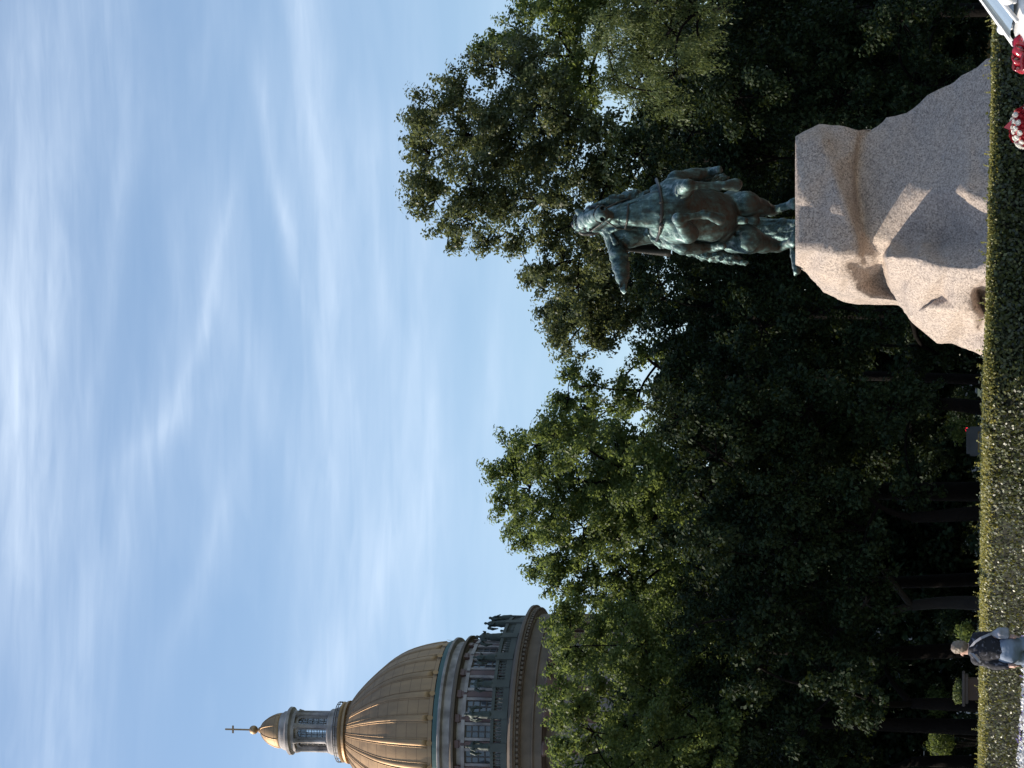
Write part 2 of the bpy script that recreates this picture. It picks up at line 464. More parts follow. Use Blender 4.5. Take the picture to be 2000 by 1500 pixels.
# ------------------------------------------------------------------ ground
g = MB().add([(-1500, -60, -0.0), (1500, -60, 0), (1500, 2600, 0), (-1500, 2600, 0)], [(0, 1, 2, 3)]).build('ground', M_LAWN)
tag(g, kind='structure')
g = MB().add([(-60, -40, .004), (60, -40, .004), (60, 33.6, .004), (-60, 33.6, .004)], [(0, 1, 2, 3)]).build('pavement', M_PAVE)
tag(g, kind='structure')
g = MB().add([(-60, 74, .004), (60, 74, .004), (60, 79, .004), (-60, 79, .004)], [(0, 1, 2, 3)]).build('path', mat('gravel_path', (0.22, 0.19, 0.15), 0.95, var=0.3, scale=2, bump=0.01, bscale=60))
tag(g, kind='structure')
g = MB().add([(-45, 40, .004), (45, 40, .004), (45, 73, .004), (-45, 73, .004)], [(0, 1, 2, 3)]).build('bounce_sheet', mat('warm_bounce', (0.40, 0.335, 0.27), 0.95, var=0.25, scale=1.5, bump=0.01, bscale=60))  # added sheet, unseen behind the hedge, bounces warm sunlight onto the boulder
tag(g, kind='structure')
g = MB().box((0, 33.75, 0.06), (120, 0.22, 0.14), bev=0.015).build('kerb', M_STONE)
tag(g, kind='structure')

# ------------------------------------------------------------------ hedge
HU = [1750, 1500, 1400, 1200, 1000, 800, 700, 500, 200, 0, -200]
HT = [68, 57, 56, 52, 46, 41, 38, 34, 30, 27.5, 25]
HD = [38.8, 38, 37.8, 37.3, 36.9, 36.6, 36.7, 39, 46, 50.5, 55]
def hedge_path(n):
    u = np.linspace(1750, -200, n)
    d = np.interp(-u, [-q for q in HU], HD); t = np.interp(-u, [-q for q in HU], HT)
    for _ in range(30):
        d[1:-1] = (d[:-2] + d[1:-1] + d[2:]) / 3
    X = (u - 750) / F * d
    return np.stack([X, d, CAMZ - t * d / F], 1)
rs = np.random.RandomState(11)
hp = hedge_path(240)
dirs = np.gradient(hp[:, :2], axis=0); dirs = unit(dirs)
outn = np.stack([-dirs[:, 1], dirs[:, 0]], 1)           # horizontal normal of the visible face
outn *= np.where(outn[:, 1:2] > 0, -1, 1)
THK, RAD = 0.9, 0.17
def hedge_pt(i, s):
    """i index along (float), s 0..1 across: front foot -> top -> back"""
    i0 = np.clip(i.astype(int), 0, len(hp) - 2); fr = i - i0
    P = hp[i0] * (1 - fr)[:, None] + hp[i0 + 1] * fr[:, None]
    O = outn[i0]
    H = P[:, 2]
    Lf = H - RAD; La = RAD * math.pi / 2; Lt = THK - 2 * RAD
    tot = Lf + La + Lt + La + 0.25
    q = s * tot
    off = np.zeros_like(q); z = np.zeros_like(q); nx = np.zeros_like(q); nz = np.zeros_like(q)
    a = q < Lf
    off[a] = 0; z[a] = q[a]; nx[a] = 1
    b = (q >= Lf) & (q < Lf + La); th = (q - Lf) / RAD
    off[b] = -(RAD - RAD * np.cos(th[b])); z[b] = (Lf + RAD * np.sin(th))[b]; nx[b] = np.cos(th[b]); nz[b] = np.sin(th[b])
    c = (q >= Lf + La) & (q < Lf + La + Lt)
    off[c] = -(RAD + (q - Lf - La)[c]); z[c] = H[c]; nz[c] = 1
    e = q >= Lf + La + Lt
    th = np.clip((q - Lf - La - Lt) / RAD, 0, 1.57)
    off[e] = -(THK - RAD + RAD * np.sin(th[e])); z[e] = (H - RAD + RAD * np.cos(th))[e]; nx[e] = -np.sin(th[e]); nz[e] = np.cos(th[e])
    pos = np.stack([P[:, 0] + O[:, 0] * off, P[:, 1] + O[:, 1] * off, z], 1)
    nrm = np.stack([O[:, 0] * nx, O[:, 1] * nx, nz], 1)
    return pos, nrm
hedge = thing('hedge', 'long clipped green hedge running across the foot of the granite boulder', 'hedge', (0.4, 36.8, 0))
NL = 60000
ii = rs.uniform(0, len(hp) - 1.01, NL)
pp, nn = hedge_pt(ii, rs.uniform(0.0, 1, NL))
# uneven clipping: lumps, holes and stray shoots
lump = np.array([noise.noise(Vector((p[0] * 1.6, p[1] * 1.6, p[2] * 2.2))) + 0.6 * noise.noise(Vector((p[0] * 5, p[1] * 5, p[2] * 5))) for p in pp])
keep = lump > -0.62
pp, nn, lump = pp[keep], nn[keep], lump[keep]
depth = rs.uniform(-0.07, 0.02, len(pp)) + 0.05 * lump + np.where(rs.rand(len(pp)) < 0.03, rs.uniform(0, 0.07, len(pp)), 0)
pp = pp + nn * depth[:, None]
ln = unit(nn * 1.0 + rs.normal(0, 0.55, pp.shape))
tg = unit(rs.normal(0, 1, pp.shape) + np.array([0, 0, 0.5]))
big = rs.uniform(0.7, 1.35, len(pp))
v = leaf_quads(pp, ln, tg, 0.058 * big, 0.040 * big)
obj('foliage', v, quads_idx(len(pp)), M_HEDGE, hedge)
# new leaves along the clipped top, coloured brighter for the sun on them
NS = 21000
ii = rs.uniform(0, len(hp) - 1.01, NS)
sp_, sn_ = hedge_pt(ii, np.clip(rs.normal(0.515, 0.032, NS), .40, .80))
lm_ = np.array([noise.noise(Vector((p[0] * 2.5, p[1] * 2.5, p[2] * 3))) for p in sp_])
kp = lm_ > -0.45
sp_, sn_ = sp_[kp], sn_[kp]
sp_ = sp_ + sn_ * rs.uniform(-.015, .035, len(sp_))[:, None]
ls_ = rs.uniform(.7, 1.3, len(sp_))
obj('sunlit_top_leaves', leaf_quads(sp_, unit(sn_ * .5 + rs.normal(0, .6, sp_.shape) + np.array([-.5, -.2, .25])), unit(rs.normal(0, .6, sp_.shape) + np.array([0, 0, .6])), .042 * ls_, .026 * ls_), quads_idx(len(sp_)), M_TOPLIT, hedge)
# stray twigs with a few leaves above the clipped top
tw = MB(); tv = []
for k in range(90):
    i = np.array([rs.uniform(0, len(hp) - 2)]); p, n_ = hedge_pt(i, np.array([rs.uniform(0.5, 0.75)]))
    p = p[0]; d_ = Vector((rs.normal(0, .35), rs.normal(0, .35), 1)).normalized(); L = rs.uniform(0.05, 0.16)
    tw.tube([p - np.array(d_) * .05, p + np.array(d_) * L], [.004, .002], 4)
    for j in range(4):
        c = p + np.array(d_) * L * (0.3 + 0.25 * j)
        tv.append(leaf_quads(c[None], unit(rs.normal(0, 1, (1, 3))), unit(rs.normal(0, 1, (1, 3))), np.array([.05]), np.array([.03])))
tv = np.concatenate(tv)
so_ = obj('stray_shoots', tv, quads_idx(len(tv) // 4), M_TOPLIT, hedge); so_['kind'] = 'stuff'
# inner twiggy body
cv, cf = [], []
for i in range(len(hp)):
    P, O = hp[i], outn[i]
    for off, z in ((-.10, 0), (-.10, P[2] - .22), (-.24, P[2] - .09), (-THK + .24, P[2] - .09), (-THK + .1, P[2] - .22), (-THK + .1, 0)):
        cv.append((P[0] + O[0] * off, P[1] + O[1] * off, z))
for i in range(len(hp) - 1):
    for k in range(5):
        cf.append((i * 6 + k, i * 6 + k + 1, (i + 1) * 6 + k + 1, (i + 1) * 6 + k))
obj('twigs', cv, cf, M_HCORE, hedge)

# ------------------------------------------------------------------ flower bed in front of the hedge, at the left
def bed(name, off0, off1, z0, z1, n, m, size, seed, kind_label):
    r = np.random.RandomState(seed)
    i = r.uniform(150, len(hp) - 2, n); i0 = i.astype(int)
    P = hp[i0] + (hp[i0 + 1] - hp[i0]) * (i - i0)[:, None]; O = outn[i0]
    o = r.uniform(off0, off1, n)
    z = r.uniform(z0, z1, n) + 0.06 * np.sin(P[:, 1] * 3.1) + 0.05 * np.sin(P[:, 1] * 7.7 + o * 3)
    c = np.stack([P[:, 0] + O[:, 0] * o, P[:, 1] + O[:, 1] * o, z], 1)
    s = r.uniform(.7, 1.3, n) * size
    v = leaf_quads(c, unit(r.normal(0, .7, c.shape) + np.array([-.3, -.6, .6])), unit(r.normal(0, 1, c.shape)), s, s * .8)
    b = obj(name, v, quads_idx(n), m)
    tag(b, kind_label, name.replace('_', ' '), kind='stuff')
bed('purple_flowers', 0.5, 1.15, 0.28, 0.49, 3000, M_PURPLE, .04, 3, 'low mass of purple flowers at the foot of the hedge')
bed('white_flowers', 1.0, 2.0, 0.36, 0.50, 7000, M_WHITEP, .06, 4, 'low mass of white flowers in front of the purple flowers')
bed('flower_leaves', 0.45, 2.0, 0.02, 0.40, 9000, M_LEAFD, .06, 5, 'dark leaves under the purple and white flowers')

# ------------------------------------------------------------------ granite boulder
D0 = 67.0
pedestal = thing('boulder_pedestal', 'huge pinkish grey granite boulder with sunlit left flank carrying the bronze rider', 'pedestal', W(2000, 420, D0))
outline = [(1553, 517, -.3), (1572, 530, -.1), (1600, 560, .3), (1640, 578, .4), (1670, 585, .4), (1755, 587, -.1), (1775, 620, -.6), (1830, 665, -.6), (1858, 668, -.6),
           (1900, 680, -.8), (1925, 690, -1.0), (2014, 720, -1.2), (2018, 560, -5.6), (2020, 480, -6.2), (2018, 350, -6.0), (2016, 200, -4.8), (2010, 92, -3.0),
           (1940, 113, -2.6), (1900, 138, -2.2), (1860, 160, -1.8), (1810, 185, -1.4), (1795, 200, -1.2), (1770, 220, -1.0), (1729, 226, -.7), (1722, 236, -.7),
           (1702, 252, -.7), (1675, 253, -.9), (1650, 248, -.9), (1600, 243, -.6), (1568, 257, -.9), (1553, 266, -1.2), (1553, 400, -2.0), (1553, 487, -2.3)]
inner = [(1600, 490, -2.45), (1640, 496, -2.6), (1676, 497, -2.5), (1560, 380, -2.15), (1603, 272, -1.55), (1623, 323, -2.2), (1652, 400, -2.62), (1672, 458, -2.55),
         (1600, 420, -2.3), (1640, 270, -1.0), (1667, 300, -1.4), (1664, 350, -1.85), (1668, 400, -2.15),
         (1684, 262, -.7), (1677, 300, -1.0), (1672, 350, -1.35), (1680, 400, -1.6), (1692, 462, -1.9), (1690, 500, -1.6),
         (1600, 530, -1.5), (1640, 540, -1.5), (1655, 515, -2.1), (1664, 545, -1.1), (1670, 562, -.7), (1700, 580, -.2),
         (1690, 525, -.7), (1705, 510, -1.0), (1706, 545, .1), (1722, 500, -1.1), (1726, 530, .1), (1736, 560, .3), (1730, 503, -3.3), (1737, 535, -2.3), (1748, 566, -1.1), (1744, 500, -3.5), (1790, 503, -4.0), (1850, 522, -4.5), (1905, 526, -5.0), (1928, 548, -4.9),
         (1780, 540, -3.2), (1840, 578, -2.75), (1790, 610, -1.7), (1815, 560, -3.4), (1864, 562, -4.0), (1808, 600, -2.5), (1812, 630, -1.3), (1770, 580, -2.0), (1900, 560, -4.3), (1925, 620, -2.6), (1850, 655, -1.2), (1880, 628, -2.4), (1868, 600, -3.5),
         (1893, 575, -3.9), (1932, 668, -1.9), (1905, 640, -2.6), (1908, 565, -2.6), (1916, 590, -2.2), (1925, 566, -2.8), (1900, 605, -3.5), (1915, 650, -1.5), (1890, 650, -1.2),
         (1740, 470, -2.0), (1775, 488, -2.5), (1800, 465, -2.7), (1760, 400, -2.4), (1740, 330, -1.8), (1740, 270, -1.3), (1800, 300, -2.2), (1815, 375, -3.2), (1850, 440, -3.2), (1835, 480, -2.9),
         (1850, 300, -2.9), (1850, 230, -2.3), (1905, 470, -4.0), (1890, 375, -4.5), (1900, 280, -3.6), (1900, 200, -2.9), (1950, 400, -5.0), (1950, 250, -4.0), (1950, 500, -5.4),
         (1710, 420, -2.0), (1700, 340, -1.5)]
creases = [((1553, 487), (1600, 490)), ((1600, 490), (1640, 496)), ((1640, 496), (1676, 497)), ((1672, 458), (1676, 497)), ((1672, 458), (1668, 400)), ((1668, 400), (1664, 350)), ((1664, 350), (1667, 300)), ((1667, 300), (1675, 253)),
           ((1603, 272), (1623, 323)), ((1623, 323), (1652, 400)), ((1652, 400), (1672, 458)), ((1553, 266), (1603, 272)),
           ((1684, 262), (1677, 300)), ((1677, 300), (1672, 350)), ((1672, 350), (1680, 400)), ((1680, 400), (1692, 462)), ((1692, 462), (1690, 500)),
           ((1730, 503), (1744, 500)), ((1744, 500), (1790, 503)), ((1790, 503), (1850, 522)), ((1850, 522), (1905, 526)), ((1905, 526), (1928, 548)), ((1730, 503), (1737, 535)), ((1737, 535), (1748, 566)), ((1748, 566), (1755, 587)), ((1722, 500), (1726, 530)), ((1726, 530), (1736, 560)),
           ((1840, 578), (1850, 522)), ((1840, 578), (1790, 610)), ((1840, 578), (1868, 600)), ((1868, 600), (1880, 628)), ((1880, 628), (1850, 655)), ((1868, 600), (1893, 575)), ((1880, 628), (1905, 640)),
           ((1676, 497), (1655, 515)), ((1655, 515), (1664, 545)), ((1664, 545), (1670, 562)), ((1690, 500), (1722, 500))]
allp = outline + inner
keyix = {(p[0], p[1]): i for i, p in enumerate(allp)}
no = len(outline)
ed = [(i, (i + 1) % no) for i in range(no)] + [(keyix[a], keyix[b]) for a, b in creases]
V2 = [Vector((p[1], -p[0])) for p in allp]
rv, re_, rf, ov, oe, of = delaunay_2d_cdt(V2, ed, [], 1, 1e-4)
pts = []
for q, o_ in zip(rv, ov):
    if o_: dy = allp[o_[0]][2]
    else:
        w_ = sorted((((q - Vector((p[1], -p[0]))).length + .01, p[2]) for p in allp))[:3]
        dy = sum(b / a for a, b in w_) / sum(1 / a for a, b in w_)
    pts.append(W(-q.y, q.x, D0 + dy))
bm = bmesh.new()
bv = [bm.verts.new(p) for p in pts]
for f_ in rf: bm.faces.new([bv[i] for i in f_])
bm.normal_update()
# sides and back of the boulder
ring0 = [bv[[k for k, o_ in enumerate(ov) if i in o_][0]] for i in range(no)]
cen = Vector(W(1800, 420, D0))
rings = [ring0]
for back, sc in ((2.2, 1.0), (5.0, .97), (8.0, .80)):
    rg = []
    for i, v0 in enumerate(ring0):
        p = Vector(v0.co); y = D0 + outline[i][2] * max(0, 1 - back / 5) + back
        q = Vector((cen.x + (p.x - cen.x) * sc + .12 * noise.noise(p * 1.7 + Vector((back, 0, 0))), y, p.z if outline[i][0] <= 1554 else p.z * (1 if sc == 1 else sc) + 0.0))
        if outline[i][0] <= 1554: q.z = p.z - .02 * back
        rg.append(bm.verts.new(q))
    rings.append(rg)
for r0, r1 in zip(rings[:-1], rings[1:]):
    for i in range(no):
        j = (i + 1) % no
        bm.faces.new((r0[i], r0[j], r1[j], r1[i]))
bm.faces.new(rings[-1])
bmesh.ops.triangulate(bm, faces=bm.faces[:])
bmesh.ops.recalc_face_normals(bm, faces=bm.faces[:])
for _ in range(3):
    bmesh.ops.subdivide_edges(bm, edges=[e for e in bm.edges if e.calc_length() > 0.28], cuts=1, use_grid_fill=True)
    bmesh.ops.triangulate(bm, faces=[f_ for f_ in bm.faces if len(f_.verts) > 3])
for _ in range(1):
    bmesh.ops.smooth_vert(bm, verts=bm.verts[:], factor=0.08, use_axis_x=True, use_axis_y=True, use_axis_z=True)
bm.normal_update()
topz = W(1553, 400, D0 - 2)[2]
for v_ in bm.verts:
    p = v_.co
    n1 = noise.fractal(p * 0.7, 0.9, 2.0, 5) * 0.07 + noise.fractal(p * 2.6, 0.8, 2.0, 4) * 0.035
    if p.z > topz - .25: n1 *= max(0.1, (topz - p.z) / .25 * .9)
    v_.co = p + v_.normal * n1
me = bpy.data.meshes.new('boulder'); bm.to_mesh(me); bm.free()
for v_ in me.vertices: v_.co = v_.co - pedestal.location
me.polygons.foreach_set('use_smooth', np.ones(len(me.polygons), dtype=bool))
me.materials.append(M_ROCK)
o = bpy.data.objects.new('boulder', me); COL.objects.link(o); o.parent = pedestal

# ------------------------------------------------------------------ bronze rider
def P_(x, y, dy): return W(x, y, D0 + dy)
def R_(px): return S(px, D0)
def limb(b, pts, k=None):
    b.limb([(P_(x, y, dy), R_(r)) for x, y, dy, r in pts], k)
statue = thing('equestrian_statue', 'green bronze statue of a rider with outstretched arm on a rearing horse', 'statue', W(1553, 430, D0 + .9))
h = Body(0.030)
KB = 0.20
limb(h, [(1424, 431, 1.2, 43), (1390, 425, .5, 49), (1352, 416, -.2, 49), (1326, 411, -.7, 45), (1302, 411, -.9, 43)], KB)   # trunk, rearing
h.ell(P_(1391, 423, .0), (.63, .52, .56), None, .25)                       # belly
h.ell(P_(1322, 434, -1.12), (.27, .36, .40), None, .08)                  # breast muscles either side of the cleft
h.ell(P_(1322, 390, -1.12), (.27, .36, .40), None, .08)
h.ell(P_(1300, 452, -.75), (.22, .34, .42), None, .10)
h.ell(P_(1300, 372, -.75), (.22, .34, .42), None, .10)
limb(h, [(1304, 411, -.92, 40), (1281, 411, -1.0, 35), (1260, 413, -1.05, 28), (1240, 416, -1.07, 24), (1218, 419, -1.07, 20.5), (1196, 423, -1.0, 18.5), (1168, 430, -.85, 17)], .10)     # neck
limb(h, [(1285, 432, -1.2, 15), (1240, 428, -1.28, 10), (1200, 428, -1.2, 8)], .10)                                            # throat sinew, left of the windpipe
limb(h, [(1285, 396, -1.2, 14), (1240, 407, -1.25, 9), (1205, 414, -1.15, 8)], .10)
limb(h, [(1144, 431, -.95, 17), (1153, 428, -1.3, 16.5), (1166, 421.5, -1.75, 12.5), (1177, 417.5, -2.05, 13.5)], .08)           # head
limb(h, [(1164, 433, -.98, 16), (1180, 426, -1.45, 12), (1190, 420.5, -1.9, 9.5)], .08)                                           # jaw
h.ell(P_(1162, 442, -1.05), (.11, .17, .20), None, .05)                   # cheeks
h.ell(P_(1160, 417, -1.05), (.11, .17, .20), None, .05)
limb(h, [(1145, 429, -1.2, 7), (1162, 422.5, -1.78, 6), (1172, 418, -2.1, 5.5)], .06)                                          # nose bridge
for sy in (407, 428):
    h.ball(P_(1176, sy, -2.1), R_(6.6), .06)                            # nostril flares
h.limb([(P_(1148, 409, -1.22), R_(5.5)), (P_(1153, 408, -1.36), R_(4))], .04)   # brows
h.limb([(P_(1150, 448, -1.22), R_(5.5)), (P_(1155, 445, -1.38), R_(4))], .04)
for sy in (406, 428.5): h.cut(P_(1177.5, sy, -2.26), P_(1176.5, sy + (417 - sy) * .12, -2.06), R_(4.6), R_(3.2))
h.cut(P_(1186.5, 401, -2.0), P_(1186.5, 436, -1.95), R_(2.6))                # mouth
for y_ in (404, 449): h.cut(P_(1156, y_, -1.36), P_(1156, y_, -1.28), R_(4.6), R_(3))
for y_, z_ in ((405.5, -1.27), (447.5, -1.27)): h.ball(P_(1156, y_, z_), R_(2.7), .01)
for a, b_ in (((1138, 418, -.9), (1123, 411, -.82)), ((1139, 443, -.9), (1125, 449, -.82))):
    h.limb([(P_(*a), R_(7)), (P_((a[0] + b_[0]) / 2, (a[1] + b_[1]) / 2, -.87), R_(6)), (P_(*b_), R_(2.2))], .05)      # ears
for k in range(5): limb(h, [(1136, 424 + 4 * k, -.95, 5), (1147, 422 + 4.5 * k, -1.13, 3.2), (1154, 420 + 4.6 * k, -1.28, 1.6)], .03)   # forelock
# hind legs
limb(h, [(1435, 461, 1.05, 35), (1462, 468, .72, 26), (1490, 476, 1.05, 17), (1518, 481, 1.4, 12)], .14)
limb(h, [(1516, 483, 1.46, 11), (1536, 478, 1.3, 8.5), (1546, 474, 1.15, 10)], .05)
limb(h, [(1434, 403, 1.05, 33), (1460, 398, .7, 22.5), (1486, 404, 1.0, 15), (1507, 411, 1.35, 11.5)], .14)
limb(h, [(1505, 413, 1.42, 10.5), (1528, 405, 1.25, 7.5), (1544, 400, 1.1, 9)], .05)
for y in (472, 398): h.limb([(P_(1546, y, 1.02), R_(9)), (P_(1551.5, y, .9), R_(12))], .04)
# forelegs
limb(h, [(1318, 376, -.9, 30), (1334, 372, -1.3, 20), (1337, 365, -1.75, 13.5), (1345, 361.5, -1.97, 12)], .10)
limb(h, [(1345, 361.5, -1.95, 11.5), (1360, 362, -1.9, 7), (1392, 362.5, -1.74, 6.6), (1405, 362.5, -1.67, 9.5), (1413, 362.5, -1.70, 7)], .04)
h.limb([(P_(1416, 362, -1.68), R_(8.5)), (P_(1437, 361, -1.5), R_(13))], .03)
limb(h, [(1322, 449, -.95, 29), (1345, 456, -1.3, 18), (1336, 444, -1.75, 13), (1324, 428, -2.12, 11.5)], .10)
limb(h, [(1324, 427, -2.12, 11), (1338, 424, -2.07, 7), (1364, 421, -1.88, 6.2), (1376, 419, -1.82, 9), (1385, 421, -1.84, 6.8)], .04)
h.limb([(P_(1387, 421.5, -1.83), R_(8)), (P_(1406, 428, -1.66), R_(12))], .03)
limb(h, [(1440, 430, .35, 9), (1455, 431, .2, 7)], .08)
limb(h, [(1463, 430, .9, 12), (1473, 430, .85, 12)], .08)
h.cut(P_(1296, 411, -1.56), P_(1346, 412, -1.36), .035, .05, .10)         # cleft of the breast
h.cut(P_(1330, 345, -1.05), P_(1352, 390, -1.35), .03, .03, .08)
h.cut(P_(1332, 476, -1.0), P_(1356, 432, -1.35), .03, .03, .08)
for s0, s1 in ((440, 452), (398, 384)):
    h.cut(P_(1206, s0 - 8 if s0 > 411 else s0 + 8, -1.30), P_(1290, s1, -1.28), .022, .03, .06)   # grooves along the neck
for yy_ in (360, 470): h.cut(P_(1450, yy_ + (30 if yy_ < 411 else -24), .2), P_(1430, yy_ + (10 if yy_ < 411 else -4), .75), .03, .03, .08)
h.build('horse', M_BRONZE, statue, wrinkle=.013, wscale=4.5)
mn = Body(.034)
rs2 = random.Random(4)
for k in range(15):                                                      # mane blown to the far side
    t = k / 14
    x0 = 1148 + t * 118; y0 = 418 - t * 16; dy = -.75 + .05 * t
    yy = y0 - 16 - 9 * math.sin(t * 3) - rs2.uniform(0, 9)
    limb(mn, [(x0, y0, dy, 8), (x0 + 8, (y0 + yy) / 2 - 2, dy - .05, 6.5), (x0 + 19, yy, dy - .1, 4), (x0 + 28, yy - rs2.uniform(-2, 6), dy - .05, 2.2)], .04)
mn.build('mane', M_BRONZE, statue, wrinkle=.03, wscale=7)
tl = Body(.034)
for k in range(7):
    o1 = (k - 3) * 4.3
    limb(tl, [(1425, 437, 1.75, 9), (1452, 440 + o1 * .5, 2.15, 9), (1490, 446 + o1, 2.25, 8.5), (1528, 449 + o1 * 1.1, 2.1, 8), (1555, 450 + o1 * 1.2, 1.9, 6)], .05)
tl.build('tail', M_BRONZE, statue, wrinkle=.04, wscale=5, stretch=(2.5, 2.5, .5))
# rider
r = Body(.032)
limb(r, [(1292, 436, .5, 32), (1264, 448, .4, 27), (1232, 453, .32, 28), (1207, 452, .3, 26)], .16)
limb(r, [(1200, 470, .26, 18), (1199, 447, .33, 23), (1202, 416, .33, 19)], .12)
limb(r, [(1186, 449, .3, 10), (1160, 445, .2, 9.5)], .08)                   # neck
r.ell(P_(1139, 438, .1), (R_(15), R_(17), R_(20)), None, .06)             # head
r.limb([(P_(1144, 435, -.13), R_(3)), (P_(1150, 434, -.2), R_(3.2))], .04)   # nose
r.limb([(P_(1157, 438, -.08), R_(6)), (P_(1161, 437, -.13), R_(4.5))], .05)  # chin
limb(r, [(1202, 474, .25, 17.5), (1208, 498, .05, 18), (1213, 520, -.1, 15.5), (1215, 536, -.18, 13), (1216, 546, -.24, 11.5)], .1)
for yy_, rr_ in ((500, 18.6), (516, 16.6), (531, 14.6)): r.limb([(P_(1200, yy_ - 4, -.10 - (yy_ - 500) * .004), R_(3)), (P_(1212, yy_ + 2, -.22 - (yy_ - 500) * .004), R_(2.4)), (P_(1224, yy_ - 3, -.10 - (yy_ - 500) * .004), R_(2))], .05)     # sleeve
limb(r, [(1215, 538, -.2, 8), (1217, 550, -.28, 7.5), (1219, 557, -.3, 7.5)], .05)
for q, (ex, ey) in enumerate(((1214, 569), (1217, 573), (1220, 574), (1223, 571))):      # fingers
    limb(r, [(1215 + q * 2, 557, -.3 - .02 * q, 3.2), ((1215 + q * 2 + ex) / 2 - 1, 565, -.34 - .02 * q, 2.9), (ex, ey, -.33 - .02 * q, 2.3)], .015)
limb(r, [(1212, 553, -.36, 3.4), (1211, 561, -.44, 2.6)], .02)
limb(r, [(1202, 408, .3, 18), (1226, 388, .2, 14), (1243, 383, -.15, 11), (1244, 386, -.5, 8.5), (1243, 387, -.62, 8)], .1)       # rein arm
limb(r, [(1288, 446, .5, 26), (1312, 466, .1, 21), (1334, 479, -.2, 17), (1362, 482, .05, 14), (1392, 483, .25, 9.5)], .1)
limb(r, [(1392, 483, .25, 10), (1402, 481, .05, 8), (1413, 480, -.22, 6)], .05)
limb(r, [(1288, 408, .5, 26), (1306, 374, .1, 21), (1322, 351, -.2, 16.5), (1355, 343, .05, 13), (1386, 338, .25, 9.5)], .1)
limb(r, [(1387, 338, .25, 10), (1397, 334, .05, 8), (1405, 331, -.22, 6.5)], .05)
rider = r.build('rider', M_BRONZE, statue, wrinkle=.03, wscale=3.5, stretch=(1.6, 1.6, .6))
hr = Body(.03)
for k in range(26):
    a = rs2.uniform(0, 2 * math.pi); e = rs2.uniform(.0, 1.35)
    c = np.array(P_(1136, 436, .12)) + np.array((math.cos(a) * math.cos(e) * .23, math.sin(a) * math.cos(e) * .23 + .06, math.sin(e) * .22))
    if c[1] < D0 - .02 and e < .35: continue
    hr.ball(c, rs2.uniform(.05, .08), .04)
for y in (418, 455): limb(hr, [(1140, y, .2, 6), (1155, y, .22, 6), (1170, 440 + (y - 440) * .8, .25, 5)], .04)
hr.build('hair', M_BRONZED, rider)
wr = MB()
for k in range(24):
    a = 2 * math.pi * k / 24
    c = Vector(P_(1130, 436, .10)) + Vector((math.cos(a) * .23, math.sin(a) * .23, .02 + .03 * math.sin(3 * a)))
    wr.tube([c, c + Vector((-math.sin(a) * .09 + math.cos(a) * .04, math.cos(a) * .09 + math.sin(a) * .04, .05))], [.035, .004], 5)
wr.build('laurel_wreath', M_BRONZE, rider)
# cloak hanging behind, as a folded sheet with thickness
cvt, cfc = [], []
NU, NV = 16, 14
for s_ in (0, 1):
    for i in range(NU + 1):
        for j in range(NV + 1):
            u, w = i / NU, j / NV
            x = 1188 + 118 * w
            y = (424 + 62 * u) + w * (6 + 10 * u) - 12 * math.sin(w * 2.6) * (1 - u)
            dy = .62 + .35 * w + .10 * math.sin(u * 17 + w * 2) * (.3 + w) + s_ * .07
            cvt.append(P_(x + 5 * math.sin(u * 9) * w, y, dy))
n1 = (NU + 1) * (NV + 1)
for i in range(NU):
    for j in range(NV):
        a = i * (NV + 1) + j
        cfc.append((a, a + 1, a + NV + 2, a + NV + 1)); cfc.append((n1 + a, n1 + a + NV + 1, n1 + a + NV + 2, n1 + a + 1))
edge = [i * (NV + 1) for i in range(NU + 1)] + [NU * (NV + 1) + j for j in range(1, NV + 1)] + [i * (NV + 1) + NV for i in range(NU - 1, -1, -1)] + [j for j in range(NV - 1, 0, -1)]
for a, b_ in zip(edge, edge[1:] + edge[:1]): cfc.append((a, b_, n1 + b_, n1 + a))
obj('cloak', cvt, cfc, M_BRONZED, rider, smooth=True)
# tunic folds and sash
fd = Body(.026)
for k in range(9):
    t = k / 8
    limb(fd, [(1196 + 4 * k, 470 - 3 * t, .02 + .02 * k, 3.5), (1222 + 5 * k, 462 - 4 * t, -.02 + .02 * k, 4), (1250 + 4 * k, 456, .06, 3)], .02)
limb(fd, [(1196, 460, -.02, 5), (1203, 474, -.08, 6), (1204, 478, .0, 4)], .03)
for k in range(6): limb(fd, [(1268 + 5 * k, 452, .02, 5), (1276 + 6 * k, 468 + k, .05, 5.5), (1290 + 7 * k, 482, .15, 4)], .03)
limb(fd, [(1262, 458, .06, 5), (1270, 436, -.02, 6), (1268, 410, .06, 5)], .03)
limb(fd, [(1190, 452, -.03, 4.5), (1206, 446, -.10, 5), (1226, 444, -.08, 4.5), (1250, 448, .0, 4)], .03)
fd.build('tunic_folds', M_BRONZE, rider, wrinkle=.02, wscale=8)
pl = Body(.032)
for k in range(9):
    rs2.seed(k)
    limb(pl, [(1292 + 3 * k, 462 + k, .5 + .03 * k, 10), (1340 + 5 * k, 486 + 1.2 * k, .55 + .03 * k, 10), (1395 + 4 * k, 497 + k, .6, 8), (1428 + 3.5 * k, 502 + 1.8 * k - rs2.uniform(0, 6), .62, 3.5)], .06)
for k in range(6):
    limb(pl, [(1292 + 3 * k, 392 - k, .5, 10), (1340 + 5 * k, 358 - 1.2 * k, .6, 10), (1392 + 5 * k, 352 - k, .7, 6)], .06)
pl.build('saddle_pelt', M_BRONZE, statue, wrinkle=.07, wscale=6, stretch=(2, 2, .8))
br = MB()
def tp(L, rad): br.tube([P_(*q) for q in L], rad, 6)
tp([(1170, 402, -1.75), (1163, 408, -1.98), (1160, 419, -2.02), (1165, 432, -1.92), (1174, 437, -1.6)], .028)
tp([(1140, 413, -1.1), (1150, 404, -1.4), (1170, 403, -1.75), (1180, 410, -1.9)], .025)
